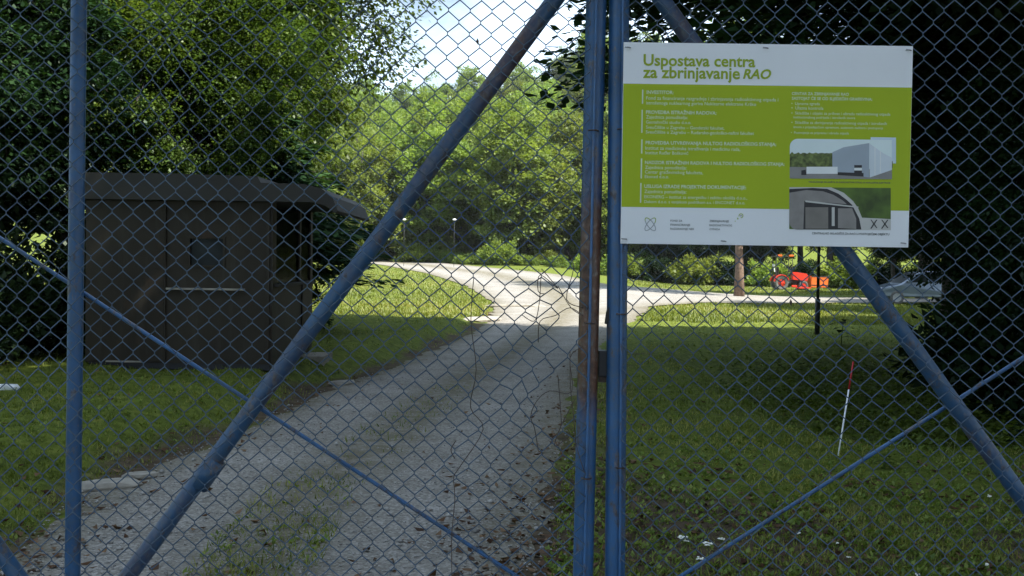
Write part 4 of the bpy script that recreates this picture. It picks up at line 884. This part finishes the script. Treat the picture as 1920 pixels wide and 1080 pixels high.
# tall thin grass stalks at the right
M['stalk'] = simple('stalk_green', (.13, .15, .05), .7, 0, .2, 9)
for i, (px, py, hh, ln_) in enumerate([(1780, 950, .62, .05), (1865, 960, .5, -.1), (1745, 930, .42, .16), (1895, 985, .45, .05)]):
    g = G(px, py); t = thing('grass_stalk', g, ['tall pale seed stalk right of the brace foot', 'seed stalk with a bent top at the right edge', 'arching seed stalk leaning right toward the brace', 'short seed stalk farthest right'][i], 'grass stalk', 'tall stalks at the right')
    mb = MB(); mb.tube([(0, 0, 0), (ln_ * .3, 0, hh * .5), (ln_, 0, hh)], [.003, .0025, .0012], 5); mb.build('stem', M['stalk'], t, True)
    mb = MB()
    for k_ in range(8):
        q = .55 + .05 * k_; a_ = k_ * 2.2; c_ = Vector((ln_ * q * q, 0, hh * q)); mb.tube([c_, c_ + Vector((math.cos(a_) * .03, math.sin(a_) * .03, .025))], [.0025, .001], 4)
    mb.build('seed_head', M['stalk'], t, True)

# yarrow flowers
M['petal'] = simple('yarrow_white', (.78, .78, .70), .7, 0, .1, 90); M['yarstem'] = simple('yarrow_stem', (.08, .11, .03), .7, 0, .2, 20)
def yarrow(px, py, hh, r_, lb_, seed):
    g0 = G(px, py); r = random.Random(seed)
    d_ = ray(px, py); tt = (g0.z + hh - CAM.z) / d_.z; hd = CAM + d_ * tt; g = Vector((hd.x, hd.y + .02, HZ(hd.x, hd.y)))
    t = thing('yarrow_plant', g, lb_, 'flower', 'white yarrow flowers by the gate'); top = hd - g
    mb = MB(); mb.tube([(0, 0, -.01), top * .5 + Vector((.008, 0, 0)), top], .0022, 5)
    heads = []
    for k_ in range(9):
        a_ = k_ * 2.4; rr = r_ * math.sqrt((k_ + .3) / 9.3); e = top + Vector((rr * math.cos(a_), rr * math.sin(a_), r.uniform(-.004, .004))); heads.append(e); mb.tube([top * .8, e], .001, 3, caps=False)
    mb.build('stem', M['yarstem'], t, True)
    mb = MB()
    for e in heads:
        n_ = 7; vv_ = [e + Vector((0, 0, .004))] + [e + Vector((r_ * .36 * math.cos(2 * math.pi * j / n_), r_ * .36 * math.sin(2 * math.pi * j / n_), r.uniform(-.002, .002))) for j in range(n_)] + [e + Vector((0, 0, -.004))]
        mb.add(vv_, [(0, 1 + j, 1 + (j + 1) % n_) for j in range(n_)] + [(n_ + 1, 1 + (j + 1) % n_, 1 + j) for j in range(n_)])
    mb.build('flower_head', M['petal'], t)
for i, (px, py, hh, r_, lb_) in enumerate([(1279, 1007, .14, .028, 'white yarrow leftmost of the bunch below the board'), (1286, 1014, .12, .016, 'small white yarrow just below the leftmost one'), (1327, 1019, .12, .030, 'wide white yarrow in the middle of the bunch'), (1352, 1010, .14, .020, 'white yarrow at the right end of the bunch'), (1312, 1047, .10, .020, 'low white yarrow nearest the rod'),
    (1497, 1000, .06, .012, 'single small white flower right of the rod'), (1570, 1018, .05, .009, 'tiny white flower in the right lawn'), (1591, 1044, .06, .013, 'pale lilac-white flower near the lower edge'), (1855, 930, .12, .014, 'white flower below the stalks at the right'), (1850, 1058, .06, .010, 'white flower in the lower right corner'), (1720, 1077, .06, .013, 'white flower at the bottom edge')]):
    yarrow(px, py, hh, r_, lb_, i)

# two small lamp posts at the foot of the hill
M['globe'] = simple('white_globe', (.8, .8, .78), .4, 0, .03, 5)
for px, lb_ in ((758, 'thin lamp post with a white head behind the long brace'), (852, 'thin lamp post with a white head right of the long brace')):
    p_ = P(px, 412, 88.0); g = (p_.x, p_.y, HZ(p_.x, p_.y)); t = thing('lamp_post', g, lb_, 'lamp post', 'lamp posts before the hillside wood')
    hh = p_.z - g[2]; mb = MB(); mb.tube([(0, 0, -.2), (0, 0, hh - .1)], [.02, .018], 8); mb.build('pole', M['black'], t, True)
    mb = MB(); mb.disc_wheel((0, 0, 0), .15, .1, 12, prof=[(0, -.06), (.12, -.05), (.17, .02), (.1, .08), (0, .1)]); o = mb.build('lamp_head', M['globe'], t, True); o.rotation_euler = (R(90), 0, 0); o.location = (0, 0, hh)

# tree with a red-brown trunk by the side road
PT = broad_tree(51, 15, 5.0, 3.4, 200, 90, .30, 'leafA', trunk_r=.22, bark='pinebark', asp=.3)
g = G(1386, 557); plant_tree('roadside_tree', PT, g.x, g.y, 'tree with a straight red-brown trunk beside the side road', 'tree', None, 1.0, .6, z=g.z)

# ------------------------------------------------------------------ tractor
M['tred'] = simple('tractor_red', (.72, .05, .025), .35, 0, .08, 5); M['torange'] = simple('implement_orange', (.85, .17, .03), .4, 0, .1, 5); M['tyre'] = simple('tyre', (.13, .125, .12), .85, 0, .25, 12); M['tgrey'] = simple('tractor_grey', (.05, .05, .052), .5, .2, .2, 8)
g = G(1461, 543.5); TZ = g.y; pxm = F / TZ
trc = thing('tractor', g, 'small red tractor with an orange front box on the far lawn', 'tractor'); trc.scale = (1.12, 1.12, 1.2)
def wheel(x_, y_, r_, w_, rim):
    prof = [(r_ * .55, -w_ * .42), (r_ * .86, -w_ * .5), (r_ * .97, -w_ * .38), (r_, 0), (r_ * .97, w_ * .38), (r_ * .86, w_ * .5), (r_ * .55, w_ * .42)]
    mb = MB(); mb.disc_wheel((x_, y_, r_), 0, 0, 28, prof=prof)
    for j in range(20):
        q = 2 * math.pi * j / 20; mb.box((x_ + r_ * 1.0 * math.cos(q), y_ + w_ * .2 * (1 if j % 2 else -1), r_ + r_ * 1.0 * math.sin(q)), (.04, w_ * .5, .05), rot=Matrix.Rotation(-q, 3, 'Y'))
    o = mb.build('wheel', M['tyre'], trc, False)
    mb = MB(); mb.disc_wheel((x_, y_, r_), 0, 0, 20, prof=[(0, -w_ * .25), (r_ * .2, -w_ * .28), (r_ * .3, -w_ * .15), (r_ * .55, -w_ * .38), (r_ * .55, w_ * .38), (r_ * .3, w_ * .15), (0, w_ * .25)]); mb.build('rim', rim, o, True)
wheel(0, -.48, .40, .28, M['tred']); wheel(0, .48, .40, .28, M['tred']); wheel(1.32, -.42, .26, .18, M['tred']); wheel(1.32, .42, .26, .18, M['tred'])
mb = MB(); mb.bbox((.62, 0, .46), (1.7, .34, .24), .04); mb.build('chassis', M['tgrey'], trc)
mb = MB(); mb.prism([(.75, .58), (1.62, .52), (1.66, .78), (1.55, .92), (.95, 1.0), (.75, 1.0)], -.25, .25); hd_ = mb.build('hood', M['tred'], trc)
mb = MB(); mb.bbox((1.62, 0, .70), (.08, .4, .26), .015); mb.build('grille', M['tgrey'], hd_)
for s_ in (-1, 1):
    pr_ = [(.46 * math.cos(R(a_)), .40 + .46 * math.sin(R(a_))) for a_ in range(20, 171, 15)]; pr_ += [(.42 * math.cos(R(a_)), .40 + .42 * math.sin(R(a_))) for a_ in range(170, 19, -15)]
    mb = MB(); mb.prism(pr_, s_ * .48 - .16, s_ * .48 + .16); mb.build('fender', M['tred'], trc)
mb = MB(); mb.bbox((.05, 0, .82), (.42, .42, .12), .04); mb.bbox((-.14, 0, 1.06), (.1, .42, .42), .04); mb.build('seat', M['black'], trc)
mb = MB(); mb.tube([(.75, 0, .95), (.55, 0, 1.12)], .02, 8); st_ = mb.build('steering_column', M['black'], trc, True)
mb = MB(); mb.tube([(.55 + .17 * math.cos(q) * .5, .17 * math.sin(q), 1.13 + .17 * math.cos(q) * .8) for q in [i * math.pi / 8 for i in range(17)]], .014, 6, caps=False); mb.build('steering_wheel', M['black'], st_, True)
for s_ in (-1, 1):
    mb = MB(); mb.tube([(-.32, s_ * .42, .5), (-.32, s_ * .42, 1.86)], .028, 8); mb.build('roll_bar', M['tgrey'], trc)
    mb = MB(); mb.tube([(.62, s_ * .42, .6), (.66, s_ * .42, 1.84)], .02, 8); mb.build('roll_bar', M['tgrey'], trc)
mb = MB(); mb.bbox((.17, 0, 1.86), (1.15, .95, .05), .015); cn = mb.build('canopy', M['tgrey'], trc)
for x_ in (-.12, .55):
    mb = MB(); mb.bbox((x_, -.47, 1.90), (.26, .10, .10), .02); mb.build('canopy_lamp', M['torange'], cn)
mb = MB(); mb.prism([(1.75, .18), (2.72, .18), (2.76, .62), (2.70, .78), (1.78, .80)], -.55, .55); bx_ = mb.build('front_box', M['torange'], trc)
mb = MB(); mb.box((2.25, -.553, .78), (1.0, .02, .05)); mb.box((2.25, -.553, .3), (1.0, .02, .04)); mb.build('box_rail', M['tgrey'], bx_)
mb = MB(); mb.bbox((1.3, -.52, .14), (.9, .05, .08), .01); mb.bbox((.75, -.5, .22), (.3, .2, .12), .02); mb.build('mower_deck', M['tred'], trc)
mb = MB(); mb.tube([(-.35, -.25, 1.0), (-.42, -.25, 1.32)], .03, 8); mb.bbox((-.42, -.25, 1.36), (.14, .1, .12), .02); mb.build('rear_lamp', M['white'], trc)

# ------------------------------------------------------------------ car
m, nt, b = mat('car_paint'); nt.links.new(ramp(nt, tex(nt, 2).outputs[0], [(.3, (.16, .20, .25)), (.7, (.20, .24, .29))]), b.inputs['Base Color']); b.inputs['Metallic'].default_value = .4; b.inputs['Roughness'].default_value = .28; b.inputs['Coat Weight'].default_value = .5; M['car'] = m
p_ = P(1724, 576, 47.0); g = Vector((p_.x, 47.0, HZ(p_.x, 47.0)))
car = thing('parked_car', g, 'silver-blue car parked in the shade behind the right brace', 'car')
SIDE = [(-2.05, .32), (-2.1, .55), (-2.0, .72), (-1.15, .90), (-.35, 1.40), (.2, 1.48), (1.1, 1.45), (1.75, 1.18), (2.0, .95), (2.05, .55), (2.0, .32)]
mb = MB(); secs = []
for s_, wv in ((-1, .84), (1, .84)):
    for x_, z_ in SIDE:
        tw = wv * (1.0 if z_ < .95 else 1.0 - .22 * (z_ - .95) / .53); secs.append((x_, s_ * tw, z_))
n_ = len(SIDE); mb.add(secs, [tuple(range(n_)), tuple(range(2 * n_ - 1, n_ - 1, -1))] + [(i, i + n_, (i + 1) % n_ + n_, (i + 1) % n_) for i in range(n_)])
body = mb.build('body', M['car'], car); bv = body.modifiers.new('soft', 'BEVEL'); bv.width = .06; bv.segments = 3
def cq(name, pts, m_, parent=car): mb = MB(); mb.poly(pts); o = mb.build(name, M[m_], parent, fix=False); sd = o.modifiers.new('thick', 'SOLIDIFY'); sd.thickness = .012; sd.offset = 0; return o
cq('windshield', [(-1.10, -.72, .945), (-1.10, .72, .945), (-.41, .64, 1.385), (-.41, -.64, 1.385)], 'glass'); cq('rear_window', [(1.17, -.64, 1.44), (1.17, .64, 1.44), (1.70, .72, 1.225), (1.70, -.72, 1.225)], 'glass')
for s_ in (-1, 1):
    yb, yt = s_ * .846, s_ * .765
    cq('side_window', [(-.95, yb, .98), (.02, yb, .98), (.02, yt, 1.38), (-.34, yt, 1.34)], 'glass'); cq('side_window', [(.10, yb, .98), (1.45, yb, .98), (1.15, yt, 1.36), (.10, yt, 1.38)], 'glass')
    for x_ in (-1.3, 1.3):
        mb = MB(); mb.disc_wheel((x_, s_ * .76, .31), 0, 0, 24, prof=[(.19, -.1), (.28, -.11), (.31, -.06), (.31, .06), (.28, .11), (.19, .1)]); w_ = mb.build('wheel', M['tyre'], car, True)
        mb = MB(); mb.disc_wheel((x_, s_ * .76, .31), 0, 0, 16, prof=[(0, -.09), (.19, -.1), (.19, .1), (0, .09)]); mb.build('rim', M['steel'], w_)
    mb = MB(); mb.bbox((-1.98, s_ * .60, .66), (.2, .36, .14), .03); mb.build('headlight', M['white'], car)
    mb = MB(); mb.bbox((-.82, s_ * .93, 1.02), (.1, .16, .12), .03); mb.build('mirror', M['car'], car)
mb = MB(); mb.bbox((-2.08, 0, .42), (.1, 1.5, .16), .03); mb.build('bumper', M['tgrey'], car)

# ------------------------------------------------------------------ thin haze volume, added to lift and soften the far hillside
mb = MB(); mb.box((0, 680, 62), (1840, 1480, 130)); hz_me = mb.mesh('haze', [], False)
m, nt, b = mat('haze_air'); nt.nodes.remove(b); pv = N(nt, 'ShaderNodeVolumePrincipled'); pv.inputs['Color'].default_value = (.92, .96, 1.0, 1); pv.inputs['Density'].default_value = 0.00018; pv.inputs['Anisotropy'].default_value = 0.25
nt.links.new(pv.outputs[0], nt.nodes['Material Output'].inputs['Volume']); hz_me.materials.append(m)
tag(link('haze', hz_me), kind='stuff')
